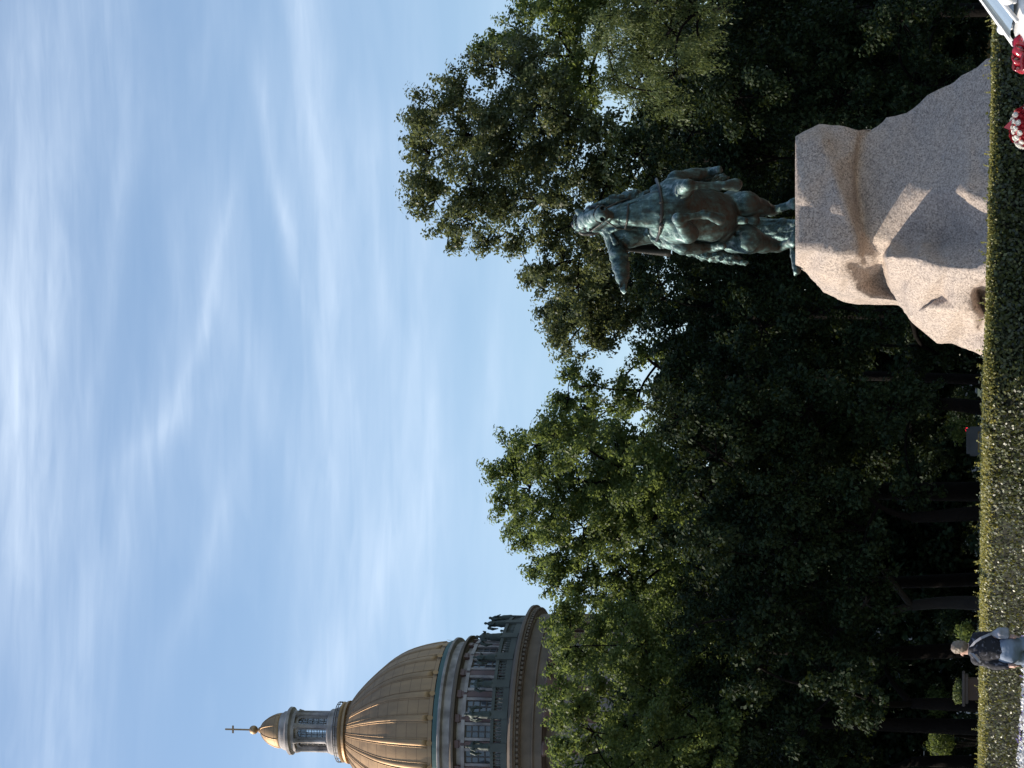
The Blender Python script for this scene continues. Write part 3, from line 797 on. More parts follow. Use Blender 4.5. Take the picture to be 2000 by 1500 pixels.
tp([(1140, 447, -1.1), (1155, 451, -1.35), (1174, 437, -1.62), (1183, 428, -1.85)], .025)
tp([(1141, 413, -1.12), (1138, 430, -1.22), (1141, 447, -1.12)], .028)
tp([(1183, 430, -1.85), (1205, 446, -1.2), (1232, 448, -.75), (1252, 440, -.4)], .022)
tp([(1181, 408, -1.9), (1205, 396, -1.3), (1228, 388, -.9), (1243, 386, -.62)], .022)
chest = [(1282, 350, -.6), (1288, 366, -1.18), (1291, 384, -1.5), (1293, 410, -1.62), (1291, 436, -1.52), (1288, 455, -1.18), (1282, 470, -.6)]
tp(chest, .045)
for y in (395, 420, 440): br.lathe(P_(1292, y, -1.55), [(P_(1297, y, -1.55)[2], .02), (P_(1292, y, -1.55)[2], .075), (P_(1287, y, -1.55)[2], .02)], 10)
tp([(1227, 398, -1.32), (1226, 416, -1.5), (1224, 434, -1.4), (1221, 446, -1.05)], .028)
br.build('bridle', M_BRONZED, statue, smooth=True)
sn = Body(.03)
limb(sn, [(1556, 522, -.15, 7.5), (1557, 530, -.2, 6.5), (1553, 536, -.15, 3.5)], .05)
limb(sn, [(1556, 520, -.1, 8), (1553, 500, .8, 9), (1552, 480, 1.7, 9), (1552, 455, 1.9, 8)], .05)
sn.build('serpent', M_BRONZE, statue, wrinkle=.02, wscale=7)
# ------------------------------------------------------------------ trees
GREEN_GROUP = 'trees of the garden behind the monument'
def tree(label, d, trunk, lobes, m=M_LEAF, seed=1, leaf=.17, dens=1.0, thick=2.4, trunk_r=.28, fork=1560, bark=M_BARK, name='park_tree', cat='tree', droop=0.0, fill=1.0, spray=1.5, group=GREEN_GROUP):
    """lobes: (photo x, photo y, radius px[, depth offset]); trunk: photo y at the foot"""
    r = np.random.RandomState(seed)
    foot = W(HOR, trunk, d); foot[2] = 0
    t = thing(name, label, cat, foot, group)
    C, Rr = [], []
    for L in lobes:
        dd = L[3] if len(L) > 3 else r.uniform(-thick, thick)
        C.append(W(L[0], L[1], d + dd)); Rr.append(S(L[2], d))
    C, Rr = np.array(C), np.array(Rr)
    # limbs: trunk, then each lobe hangs on a limb that leaves the nearest lower node
    bk = MB()
    fk = W(fork, trunk + r.uniform(-12, 12), d)
    lean = r.uniform(-.12, .12, 3)
    mid = (foot + fk) / 2 + lean * np.array([1, 1, 0])
    def curve(a, b, k, sag):
        out = []
        for i in range(k + 1):
            s = i / k
            p = a * (1 - s) + b * s
            p = p + sag * math.sin(math.pi * s)
            out.append(p)
        return out
    flare = [foot + np.array([0, 0, -.1]), foot + np.array([0, 0, .35])]
    tr = flare + curve(foot + np.array([0, 0, .7]), fk, 6, (mid - (foot + fk) / 2))
    rad = [trunk_r * 1.9, trunk_r * 1.25] + [trunk_r * (1 - .35 * i / 6) for i in range(7)]
    bk.tube(tr, rad, 10)
    nodes = [(fk, trunk_r * .62)]
    order = np.argsort(C[:, 2])
    for i in order:
        c = C[i]
        best = min(nodes, key=lambda q: np.linalg.norm(q[0] - c) + (4 if q[0][2] > c[2] + .3 else 0) + (0.0 if q[1] > .05 else 1))
        n0, r0 = best
        L = np.linalg.norm(c - n0)
        r1 = min(r0 * .72, .035 + .02 * Rr[i])
        sag = np.array([r.normal(0, .06), r.normal(0, .06), .10]) * L
        pts = curve(n0, c, 5, sag)
        bk.tube(pts, list(np.linspace(min(r0 * .85, r1 * 1.9 + .02), r1, 6)), 7, cap=False)
        nodes.append((c, r1))
        nodes.append((pts[3], r1 * 1.2))
    # sub-clumps in every lobe
    cc, ax, rr, ll = [], [], [], []
    for i in range(len(C)):
        R = Rr[i]
        n = int(max(9, 15 * (R / 1.1) ** 2 * fill))
        dv = unit(r.normal(0, 1, (n, 3)) + np.array([0, 0, .25]))
        q = R * r.uniform(.35, 1.0, n) ** .6
        p = C[i] + dv * q[:, None]
        cc.append(p); ll.append(np.full(n, i))
        up = unit(dv + np.array([0, 0, .45 - droop]) + r.normal(0, .25, (n, 3)))
        ax.append(up); rr.append(r.uniform(.22, .42, n) * (.65 + .35 * R))
        for k in range(n):
            if k % 2 == 0: bk.tube([C[i] + (p[k] - C[i]) * .05, C[i] + (p[k] - C[i]) * .6 + r.normal(0, .05, 3), p[k] + up[k] * rr[-1][k] * .8], [.03 + .008 * R, .018, .006], 4, cap=False)
    cc = np.concatenate(cc); ax = np.concatenate(ax); rr = np.concatenate(rr)
    per = np.maximum(14, (95 * dens * (rr / .35) ** 2 * (.17 / leaf) ** 1.6)).astype(int)
    ix = np.repeat(np.arange(len(cc)), per)
    g = r.normal(0, .5, (len(ix), 3)); gl = np.linalg.norm(g, axis=1); g *= np.minimum(1, 1.15 / np.maximum(gl, 1e-6))[:, None]
    along = (g * ax[ix]).sum(1)
    g = g * .78 + ax[ix] * (along * (spray - .78))[:, None]
    pos = cc[ix] + g * rr[ix][:, None]
    if droop > 0: pos[:, 2] -= droop * np.abs(r.normal(0, .35, len(pos))) * rr[ix] * 2
    nn = unit(g * .7 + np.array([0, 0, .55]) + r.normal(0, .6, pos.shape))
    tg = unit(ax[ix] + r.normal(0, .7, pos.shape) - np.array([0, 0, .3 + droop]))
    s = leaf * r.uniform(.65, 1.3, len(pos))
    v = leaf_quads(pos, nn, tg, s * (1.25 if droop else 1.1), s * (.42 if droop else .66))
    bk.build('trunk', bark, t, smooth=True)
    obj('crown', v, quads_idx(len(pos)), m, t)
    return t

tree('tall open-crowned tree right behind the rider, highest of all the trees', 98, 300,
     [(850, 215, 52), (838, 300, 50), (850, 390, 50), (878, 455, 36), (905, 175, 48), (915, 265, 60), (920, 355, 58), (925, 425, 46), (830, 255, 36), (828, 345, 38),
      (965, 130, 50), (985, 215, 66), (985, 305, 66), (985, 395, 56), (1015, 470, 36), (1045, 120, 62), (1060, 200, 66), (1065, 300, 60), (1065, 390, 56), (1080, 455, 46), (1070, 535, 40), (1100, 510, 46),
      (1110, 250, 60), (1130, 340, 62), (1130, 560, 44), (1140, 430, 56), (1170, 480, 50), (1180, 250, 60), (1190, 350, 60), (955, 470, 26), (1045, 545, 24)],
     M_LEAF2, 3, leaf=.15, dens=1.0, trunk_r=.42, fork=1330, fill=1.45, spray=1.7)
tree('dark tree at the right edge whose top just rises beside the tall open one', 104, 20,
     [(1065, 10, 45), (1040, -40, 60), (1090, 60, 50), (1110, -30, 70), (1080, -110, 80), (1130, 40, 60), (1180, -80, 90), (1160, 20, 60), (1120, 110, 56), (1150, 170, 60), (1120, 190, 50), (1090, 150, 50), (1010, 60, 40), (975, 78, 28), (945, 92, 20), (1020, 105, 40)],
     M_LEAF, 5, leaf=.15, dens=1.0, trunk_r=.3, fork=1400)
tree('pale feathery willow-like tree at the right, lighter and softer than the rest', 84, -75,
     [(1195, 30, 48), (1190, 100, 42), (1175, 65, 36), (1250, 20, 62), (1250, 100, 60), (1255, 180, 42), (1310, 60, 62), (1320, 140, 56), (1305, 205, 40), (1370, 20, 52), (1370, 90, 44), (1230, -50, 60), (1320, -50, 60), (1200, 150, 32)],
     M_LEAFY, 7, leaf=.115, dens=1.1, trunk_r=.24, fork=1560, droop=.8, spray=2.0)
tree('airy tree left of the outstretched arm with sky showing beside it', 106, 615,
     [(1085, 640, 30), (1110, 605, 42), (1112, 668, 42), (1140, 560, 42), (1155, 620, 50), (1160, 680, 34), (1195, 580, 48), (1200, 640, 40), (1230, 545, 46), (1245, 620, 44), (1070, 600, 22), (1260, 560, 50), (1150, 515, 44), (1180, 540, 46), (1130, 610, 44), (1225, 500, 50), (1215, 580, 50), (1190, 620, 44)],
     M_LEAF2, 9, leaf=.15, fill=1.25, dens=1.0, trunk_r=.26, fork=1400, spray=1.8)
tree('thin tree with bare limbs showing at the gap of sky', 104, 742,
     [(1118, 735, 26), (1112, 775, 36), (1092, 815, 36), (1140, 800, 46), (1160, 752, 26), (1190, 800, 46), (1080, 850, 36), (1245, 790, 56), (1215, 750, 18), (1150, 850, 50), (1265, 700, 40)],
     M_LEAF, 11, leaf=.15, dens=.9, trunk_r=.22, fork=1330, fill=.95)
tree('tall dense tree left of the gap of sky, with a rounded sunlit top', 92, 960,
     [(985, 930, 36), (990, 985, 36), (1000, 885, 40), (1010, 1020, 36), (1035, 955, 52), (1045, 870, 44), (1045, 1020, 44), (1030, 1055, 24), (1085, 905, 62), (1085, 985, 60), (1085, 850, 46), (1090, 1050, 40), (1140, 870, 62), (1145, 950, 64), (1140, 1030, 56),
      (1205, 900, 72), (1210, 980, 66), (1210, 1055, 50), (1275, 930, 70), (1280, 1010, 66), (1330, 960, 60)],
     M_LEAF, 13, leaf=.13, fill=1.25, dens=1.1, trunk_r=.36, fork=1450)
tree('smaller sunlit tree just right of the great dome', 94, 1130,
     [(1062, 1108, 30), (1085, 1082, 34), (1085, 1140, 34), (1110, 1115, 40), (1125, 1165, 40), (1150, 1090, 46), (1165, 1140, 46), (1190, 1190, 44), (1220, 1110, 54), (1240, 1165, 54), (1290, 1120, 54), (1310, 1070, 50), (1300, 1185, 50), (1350, 1130, 56)],
     M_LEAF, 15, leaf=.13, fill=1.25, dens=1.1, trunk_r=.26, fork=1520)
tree('round crowned tree in front of the right half of the domed drum', 88, 1265,
     [(1098, 1235, 34), (1100, 1290, 36), (1118, 1200, 32), (1125, 1262, 44), (1145, 1310, 44), (1165, 1225, 48), (1190, 1280, 52), (1220, 1215, 50), (1250, 1260, 60), (1250, 1325, 54), (1315, 1230, 60), (1330, 1300, 60), (1390, 1260, 60)],
     M_LEAF, 17, leaf=.13, fill=1.25, dens=1.1, trunk_r=.28, fork=1560)
tree('round crowned tree in front of the left half of the domed drum', 85, 1420,
     [(1095, 1350, 34), (1098, 1400, 34), (1112, 1448, 36), (1130, 1380, 40), (1140, 1490, 46), (1160, 1430, 50), (1185, 1360, 48), (1215, 1480, 62), (1225, 1410, 58), (1270, 1350, 56), (1290, 1450, 66), (1330, 1390, 60), (1350, 1500, 66), (1400, 1440, 60), (1180, 1550, 70), (1290, 1560, 70)],
     M_LEAF, 19, leaf=.13, fill=1.25, dens=1.1, trunk_r=.28, fork=1580)
# lower trees in the shade of the tall ones
LOW = [
    ('low shaded tree standing behind the right end of the boulder', 90, 150, [(1400, 90, 80), (1440, 190, 80), (1500, 60, 90), (1540, 160, 90), (1620, 90, 90), (1640, 190, 80), (1720, 130, 80), (1480, 250, 60), (1350, 260, 60), (1720, 30, 80), (1790, 100, 60), (1480, 0, 70), (1560, 20, 70), (1650, 20, 80), (1760, 40, 70), (1830, 50, 60), (1840, 130, 60), (1780, 180, 50)]),
    ('shaded tree behind the horse, its leaves close around the legs', 92, 350, [(1250, 300, 70), (1300, 400, 70), (1330, 300, 70), (1390, 350, 80), (1400, 480, 70), (1300, 480, 70), (1470, 300, 80), (1500, 420, 80), (1580, 330, 90), (1540, 530, 70), (1480, 540, 70), (1640, 300, 80), (1230, 420, 60)]),
    ('shaded tree behind the sunlit left flank of the boulder', 90, 600, [(1290, 560, 60), (1320, 640, 70), (1400, 600, 80), (1410, 700, 80), (1490, 640, 80), (1570, 620, 80), (1590, 720, 80), (1660, 660, 80), (1330, 740, 60), (1500, 740, 80), (1720, 640, 60), (1780, 700, 60), (1840, 690, 50)]),
    ('dark broad tree left of the boulder, just above the clipped hedge', 86, 800, [(1330, 820, 70), (1400, 790, 80), (1400, 890, 80), (1490, 830, 90), (1580, 800, 90), (1580, 910, 80), (1660, 840, 80), (1500, 930, 80), (1740, 800, 60), (1720, 900, 60), (1790, 780, 60), (1800, 870, 60), (1780, 940, 60)]),
    ('shaded tree with a dense drooping crown in the middle of the garden', 84, 1000, [(1370, 970, 70), (1400, 1060, 70), (1470, 1010, 80), (1540, 960, 80), (1560, 1060, 80), (1630, 1010, 80), (1690, 960, 60), (1690, 1060, 60), (1480, 1100, 60), (1340, 1060, 50)]),
    ('shaded tree behind the walker, right of the walker', 86, 1180, [(1380, 1150, 70), (1440, 1220, 80), (1470, 1130, 70), (1530, 1200, 80), (1600, 1140, 80), (1620, 1240, 80), (1690, 1180, 60), (1360, 1220, 60), (1720, 1110, 50)]),
    ('shaded tree above the stone planter, left of the walker', 84, 1375, [(1400, 1320, 70), (1450, 1400, 80), (1480, 1300, 70), (1540, 1360, 80), (1620, 1320, 80), (1640, 1420, 70), (1700, 1360, 60), (1560, 1450, 70), (1730, 1290, 50)]),
    ('shaded tree at the far left edge of the garden', 88, 1490, [(1400, 1530, 80), (1480, 1470, 80), (1500, 1560, 90), (1590, 1510, 90), (1670, 1480, 70), (1680, 1570, 80), (1560, 1400, 60)]),
]
for k, (lab, d, tr, lb) in enumerate(LOW):
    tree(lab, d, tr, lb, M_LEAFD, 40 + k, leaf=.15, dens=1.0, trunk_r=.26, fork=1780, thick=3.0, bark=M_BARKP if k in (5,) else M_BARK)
# second row, closing the view below the skyline
BACK = [
    ('background tree right of the tall one, mostly hidden by it', 120, -60, 1230), ('background tree behind the willow-like tree', 124, 130, 1260), ('background tree behind the rearing horse', 118, 280, 1250),
    ('background tree behind the outstretched arm', 124, 460, 1300), ('background tree behind the airy tree', 120, 640, 1330), ('background tree behind the gap of sky', 124, 790, 1290),
    ('background tree behind the tall dense tree', 120, 960, 1180), ('background tree behind the small sunlit tree', 122, 1110, 1270), ('background tree behind the drum trees, right one', 118, 1270, 1200), ('background tree behind the drum trees, left one', 120, 1430, 1200),
    ('background tree past the left edge of the view', 118, 1590, 1180),
]
for k, (lab, d, y0, top) in enumerate(BACK):
    r = np.random.RandomState(90 + k); lb = []
    for x in np.arange(top + 60, 1880, 78):
        for dy in (-62, 10, 70): lb.append((x + r.uniform(-20, 20), y0 + dy + r.uniform(-22, 22), r.uniform(60, 80)))
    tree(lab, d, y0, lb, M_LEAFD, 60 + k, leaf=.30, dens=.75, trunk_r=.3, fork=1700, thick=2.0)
# trees past the left edge: part of the same row, they shade the garden floor
for k, (X, Y, H, lab) in enumerate(((-19, 86, 19, 'tall tree in the row beyond the left edge, nearest to the frame'), (-25, 95, 21, 'tall tree in the row beyond the left edge, second out'), (-31, 88, 20, 'tall tree in the row beyond the left edge, third out'),
                                     (-37, 97, 21, 'tall tree in the row beyond the left edge, fourth out'), (-24, 108, 20, 'tall tree in the back row beyond the left edge'), (-20, 122, 19, 'tall tree in the far row beyond the left edge'))):
    yp = 750 - X / Y * F
    r = np.random.RandomState(120 + k); lb = []
    for i in range(26):
        z = H * (.22 + .72 * (i / 25)); a = r.uniform(0, 6.28); q = 3.1 * math.sin(math.pi * (.15 + .8 * i / 25)) * r.uniform(.3, 1)
        lb.append((HOR - (z - 1.5) * F / Y, yp + math.cos(a) * q * F / Y, 82, math.sin(a) * q))
    tree(lab, Y, yp, lb, M_LEAF, 130 + k, leaf=.34, dens=.7, trunk_r=.34, fork=1600)

# shrubs on the garden floor; sunlit ones get lighter leaf colour, shaded ones darker
def shrub(label, x, y, d, rpx, m, seed, leaf=.10, n=1):
    r = np.random.RandomState(seed)
    c = W(x, y, d); R = S(rpx, d)
    f = c.copy(); f[2] = 0
    t = thing('shrub', label, 'shrub', f, 'shrubs under the trees')
    N = int(900 * (R / .5) ** 2 * (.1 / leaf) ** 2 * n)
    g = unit(r.normal(0, 1, (N, 3))) * (r.uniform(.25, 1.0, N) ** .5)[:, None] * np.array([1, .9, .8]) * R
    lump = np.array([noise.noise(Vector(tuple(q * 2.2 / R)) + Vector((seed, 0, 0))) for q in g])
    pos = c + g * (1 + .6 * lump)[:, None]
    pos[:, 2] = np.maximum(pos[:, 2], .03)
    s = leaf * r.uniform(.7, 1.3, N)
    obj('foliage', leaf_quads(pos, unit(g / R + r.normal(0, .6, g.shape)), unit(r.normal(0, 1, g.shape)), s, s * .6), quads_idx(N), m, t)
    b = MB()
    for k in range(6):
        e = c + np.array([r.normal(0, .4), r.normal(0, .4), .2]) * R
        b.tube([f + r.normal(0, .03, 3) * [1, 1, 0], (f + e) / 2 + r.normal(0, .05, 3), e], [.03, .02, .01], 5)
    b.build('stem', M_BARK, t)
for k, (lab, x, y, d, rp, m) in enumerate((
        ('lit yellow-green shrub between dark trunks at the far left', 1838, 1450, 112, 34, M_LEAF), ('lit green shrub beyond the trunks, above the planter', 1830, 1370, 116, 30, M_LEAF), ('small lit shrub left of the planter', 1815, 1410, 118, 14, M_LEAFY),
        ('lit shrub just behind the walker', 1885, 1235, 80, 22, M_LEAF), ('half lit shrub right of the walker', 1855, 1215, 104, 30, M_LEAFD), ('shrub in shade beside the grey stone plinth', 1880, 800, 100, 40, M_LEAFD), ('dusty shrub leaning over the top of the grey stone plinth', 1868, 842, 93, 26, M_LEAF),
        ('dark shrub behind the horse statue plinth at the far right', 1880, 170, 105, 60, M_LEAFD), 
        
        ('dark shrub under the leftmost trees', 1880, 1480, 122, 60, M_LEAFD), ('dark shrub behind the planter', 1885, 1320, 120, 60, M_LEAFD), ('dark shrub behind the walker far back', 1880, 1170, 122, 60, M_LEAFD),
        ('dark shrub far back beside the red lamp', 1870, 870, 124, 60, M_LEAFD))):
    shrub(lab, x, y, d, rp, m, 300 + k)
# dark far wood closing the view between the trunks
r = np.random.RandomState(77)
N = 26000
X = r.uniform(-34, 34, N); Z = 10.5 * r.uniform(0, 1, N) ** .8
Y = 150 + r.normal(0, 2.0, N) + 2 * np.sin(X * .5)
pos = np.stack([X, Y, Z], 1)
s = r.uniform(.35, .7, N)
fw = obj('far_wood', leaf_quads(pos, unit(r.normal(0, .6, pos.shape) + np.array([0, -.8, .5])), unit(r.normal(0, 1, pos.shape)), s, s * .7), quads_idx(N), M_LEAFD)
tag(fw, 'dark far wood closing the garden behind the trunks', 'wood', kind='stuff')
# ------------------------------------------------------------------ cathedral
DC = 373.0; YC = 1428
M_GOLD = bpy.data.materials.new('gilded_copper'); M_GOLD.use_nodes = True
_nt = M_GOLD.node_tree; _p = _nt.nodes['Principled BSDF']
def gold(nt, p):
    L = nt.links.new
    t = nt.nodes.new('ShaderNodeTexCoord')
    mp = nt.nodes.new('ShaderNodeMapping'); mp.inputs['Scale'].default_value = (.6, .6, .07); L(t.outputs['Object'], mp.inputs[0])
    n = nt.nodes.new('ShaderNodeTexNoise'); n.inputs['Scale'].default_value = 1.5; n.inputs['Detail'].default_value = 8; L(mp.outputs[0], n.inputs['Vector'])
    r = nt.nodes.new('ShaderNodeValToRGB'); L(n.outputs[0], r.inputs[0])
    r.color_ramp.elements[0].position = .3; r.color_ramp.elements[0].color = (.34, .235, .15, 1)
    r.color_ramp.elements[1].position = .7; r.color_ramp.elements[1].color = (.47, .325, .20, 1)
    sp = nt.nodes.new('ShaderNodeSeparateXYZ'); L(t.outputs['Object'], sp.inputs[0])
    fr = nt.nodes.new('ShaderNodeMath'); fr.operation = 'FRACT'
    ml = nt.nodes.new('ShaderNodeMath'); ml.operation = 'MULTIPLY'; ml.inputs[1].default_value = .62; L(sp.outputs[2], ml.inputs[0]); L(ml.outputs[0], fr.inputs[0])
    gt = nt.nodes.new('ShaderNodeMath'); gt.operation = 'LESS_THAN'; gt.inputs[1].default_value = .06; L(fr.outputs[0], gt.inputs[0])
    mx = nt.nodes.new('ShaderNodeMix'); mx.data_type = 'RGBA'; L(gt.outputs[0], mx.inputs[0]); L(r.outputs[0], mx.inputs[6]); mx.inputs[7].default_value = (.28, .19, .125, 1)
    L(mx.outputs[2], p.inputs['Base Color'])
    p.inputs['Metallic'].default_value = .85
    rr = nt.nodes.new('ShaderNodeMapRange'); L(n.outputs[0], rr.inputs[0]); rr.inputs[3].default_value = .60; rr.inputs[4].default_value = .74; L(rr.outputs[0], p.inputs['Roughness'])
gold(_nt, _p)
M_GOLDR = mat('gilded_rib', (.46, .31, .185), .58, .85, var=.3, scale=.6)
M_COPPER = mat('green_copper', (.085, .15, .145), .7, .1, var=.25, scale=.5)
M_MARBLE = mat('weathered_marble', (.43, .39, .385), .7, var=.5, scale=.55, bump=.02, bscale=3, col2=(.19, .17, .17), detail=10, contrast=.16)
M_PINK = mat('pink_granite_pilaster', (.155, .09, .09), .5, var=.3, scale=.6)
M_PARA = mat('sooty_parapet', (.105, .12, .115), .8, var=.45, scale=.4, detail=9)
M_CORN = mat('brown_cornice', (.175, .135, .105), .75, var=.45, scale=.5, detail=9)
M_FRAME = mat('window_bars', (.10, .085, .08), .6, var=.2)
M_PANE = mat('window_glass', (.10, .115, .14), .08, 0, var=.3, scale=.8, spec=.8)
M_SHAFT = mat('red_granite_shaft', (.13, .075, .065), .4, var=.3, scale=1)
M_CLEAR = bpy.data.materials.new('clear_glass'); M_CLEAR.use_nodes = True
_nt = M_CLEAR.node_tree; _nt.nodes.remove(_nt.nodes['Principled BSDF'])
_t = _nt.nodes.new('ShaderNodeBsdfTransparent'); _t.inputs[0].default_value = (.92, .95, .97, 1)
_g = _nt.nodes.new('ShaderNodeBsdfGlossy'); _g.inputs['Roughness'].default_value = .05
_m = _nt.nodes.new('ShaderNodeMixShader'); _m.inputs[0].default_value = .12
_nt.links.new(_t.outputs[0], _m.inputs[1]); _nt.links.new(_g.outputs[0], _m.inputs[2]); _nt.links.new(_m.outputs[0], _nt.nodes['Material Output'].inputs[0])

cbase = W(720, 1431, DC); cbase[2] = 0
cath = thing('cathedral', 'domed cathedral with a ribbed golden dome, a columned drum and a glazed lantern', 'cathedral', cbase)
CX, CY = cbase[0], cbase[1]
def zc(x, d=DC): return float(W(x, YC, d)[2])
def rm(px): return S(px, DC)
def ring(name, prof, m, parent=cath, n=96, smooth=False, cap=False):
    prof = [(x, r + (6.5 if r > 100 else max(0, (r - 52) * .13))) if x > 680 else (x, r) for x, r in prof]
    return MB().lathe((CX, CY), [(zc(x), rm(r)) for x, r in prof], n, cap).build(name, m, parent, smooth)
def polar(a, rad, z): return np.array((CX + math.sin(a) * rad, CY - math.cos(a) * rad, z))     # a = 0 faces the camera, positive to the right
def rotz(a): return Matrix.Rotation(a, 3, 'Z')
domep = [(879, 178), (871, 177), (858, 175.5), (845, 173), (832, 170), (820, 166.5), (808, 162.5), (796, 157.5), (783, 150.5), (770, 142), (758, 132.5), (747, 122.5), (736, 112), (725, 101), (714, 90.5), (703, 79), (694, 68), (686, 57), (684, 50)]
dome = ring('dome', domep, M_GOLD, n=144, smooth=True)
NR = 24
A0 = math.radians(2.6)
ribm = None
for k in range(NR):
    a = A0 + k * 2 * math.pi / NR
    mb = MB()
    pts = [(x, r + (6.5 if r > 100 else max(0, (r - 52) * .13))) for x, r in domep[1:-1]]
    vs, fs = [], []
    for i, (x, rp) in enumerate(pts):
        t = i / (len(pts) - 1)
        wpx = 6.6 * (1 - t) + 1.9 * t
        hw = rm(wpx)
        c0 = polar(a, rm(rp), zc(x)); tv = np.array((math.cos(a), math.sin(a), 0)); ov_ = np.array((math.sin(a), -math.cos(a), .25)); ov_ /= np.linalg.norm(ov_)
        for q in range(7):
            th = math.pi * q / 6
            vs.append(c0 - tv * hw * math.cos(th) + ov_ * (rm(3.2 - 1.2 * t) * math.sin(th) ** .6 - .06))
    for i in range(len(pts) - 1):
        for q in range(6): fs.append((i * 7 + q, i * 7 + q + 1, (i + 1) * 7 + q + 1, (i + 1) * 7 + q))
    fs.append(tuple(range(6, -1, -1)))
    mb.add(vs, fs)
    # rounded foot with a small boss, and flat edging strips
    f0 = polar(a, rm(178.5), zc(874))
    mb.add([polar(a, rm(184.5), zc(876)) + rm(5.4) * (math.cos(q) * np.array((math.cos(a), math.sin(a), 0)) + math.sin(q) * np.array((.15 * math.sin(a), -.15 * math.cos(a), 1))) + np.array((math.sin(a), -math.cos(a), 0)) * rm(3) for q in np.linspace(0, 2 * math.pi, 17)[:-1]], [tuple(range(16))])
    for s in (-1, 1):
        e = []
        for i, (x, rp) in enumerate(pts):
            t = i / (len(pts) - 1); aa = a + s * (9.4 * (1 - t) + 3.4 * t) / max(rp, 30)
            e.append(polar(aa, rm(rp + .3), zc(x)))
        mb.tube(e, rm(.8), 4)
    mb.build('rib', M_GOLDR, cath, smooth=True)
ring('copper_skirt', [(880, 176), (881, 180), (891, 183), (892, 179)], M_COPPER, n=96)
ring('upper_moulding', [(891.5, 178.5), (890, 184), (892, 187), (896, 186.5), (898, 181), (899, 178)], M_MARBLE)
ring('attic_wall', [(898, 178.2), (915, 178.2)], M_MARBLE)
ring('lower_moulding', [(914, 178), (913, 183), (915, 187), (918, 191), (922, 191), (923, 184), (926, 179)], M_CORN)
drum = ring('drum_wall', [(922, 177), (1012, 177), (1012, 176)], M_MARBLE)
RW = 183.5
for k in range(NR):
    a = A0 + k * 2 * math.pi / NR
    z0, z1 = zc(961, DC - rm(RW)), zc(887, DC - rm(RW))
    h_ = z1 - z0
    p = polar(a, rm(RW) + .12, (z0 + z1) / 2 - .6)
    MB().box(p, (rm(11.5), .5, h_ + 1.2), rotz(a)).box(polar(a, rm(RW) + .14, z1 - .35), (rm(15), .7, .7), rotz(a)).build('pilaster', M_PINK, cath)
    a2 = a + math.pi / NR
    wz0, wz1 = zc(960, DC - rm(RW)), zc(908, DC - rm(RW)); ww = rm(24); c = (wz0 + wz1) / 2; hh = wz1 - wz0
    fr = MB()
    for s in (-1, 1): fr.box(polar(a2, rm(RW) + .18, c) + np.array((math.cos(a2), math.sin(a2), 0)) * s * (ww / 2 + .2), (.4, .5, hh), rotz(a2))
    fr.box(polar(a2, rm(RW) + .20, wz1 + .27), (ww + 1.5, .6, .5), rotz(a2)).box(polar(a2, rm(RW) + .22, wz0 - .2), (ww + 1.0, .7, .36), rotz(a2))
    win = fr.build('window', M_MARBLE, cath)
    MB().box(polar(a2, rm(RW) - .02, c), (ww, .12, hh), rotz(a2)).build('pane', M_PANE, win)
    bb = MB()
    for s in (-.5, 0, .5): bb.box(polar(a2, rm(RW) + .10, c) + np.array((math.cos(a2), math.sin(a2), 0)) * s * ww, (.16, .12, hh), rotz(a2))
    for s in (0.02, .25, .5, .75, .98): bb.box(polar(a2, rm(RW) + .11, wz0 + hh * s), (ww, .12, .16), rotz(a2))
    bb.build('bars', M_FRAME, win)
# terrace, balustrade with pedestals and statues
ring('terrace', [(1030, 176), (1029, 226), (1031, 228)], M_PARA)
zb0, zb1 = zc(1029), zc(999)
RB = 232.5
bal = MB()
bal.lathe((CX, CY), [(zb1 - .45, rm(RB) - .35), (zb1 - .45, rm(RB) + .3), (zb1, rm(RB) + .3), (zb1, rm(RB) - .35), (zb1 - .45, rm(RB) - .35)], 96, False)
bal.lathe((CX, CY), [(zb0 - .1, rm(RB) - .3), (zb0 - .1, rm(RB) + .35), (zb0 + .75, rm(RB) + .35), (zb0 + .75, rm(RB) - .3)], 96, False)
zr0 = zb0 + .75; zr1 = zb1 - .45
for k in range(NR * 9):
    if k % 9 == 0: continue
    a = A0 + k * 2 * math.pi / (NR * 9)
    q = polar(a, rm(RB), 0); hz = zr1 - zr0
    bal.lathe((q[0], q[1]), [(zr0, .16), (zr0 + hz * .3, .20), (zr0 + hz * .7, .09), (zr1, .15)], 6, False)
for k in range(NR):
    a = A0 + k * 2 * math.pi / NR
    bal.box(polar(a, rm(RB), (zb0 + zb1) / 2 + .05), (1.15, .95, zb1 - zb0 + .25), rotz(a))
bal.build('balustrade', M_PARA, cath)
ring('main_cornice', [(1030, 227), (1033, 238), (1036, 246), (1040, 253.5), (1045, 254), (1046, 249), (1049, 248.5), (1050, 243), (1056, 242.5), (1057, 236), (1076, 236), (1077, 238), (1080, 238), (1081, 234), (1096, 234), (1097, 226)], M_CORN, n=120)
dn = MB()
for k in range(150):
    a = k * 2 * math.pi / 150
    dn.box(polar(a, rm(252.1), zc(1052.5)), (.42, .55, .34), rotz(a))
dn.build('dentil_course', M_CORN, cath)['kind'] = 'stuff'
ring('colonnade_wall', [(1096, 182), (1325, 182)], M_MARBLE)
ring('colonnade_ceiling', [(1097.5, 230), (1097, 181)], M_CORN)
ring('colonnade_base', [(1318, 186), (1319, 244), (1345, 244), (1346, 250), (1480, 250)], M_MARBLE)
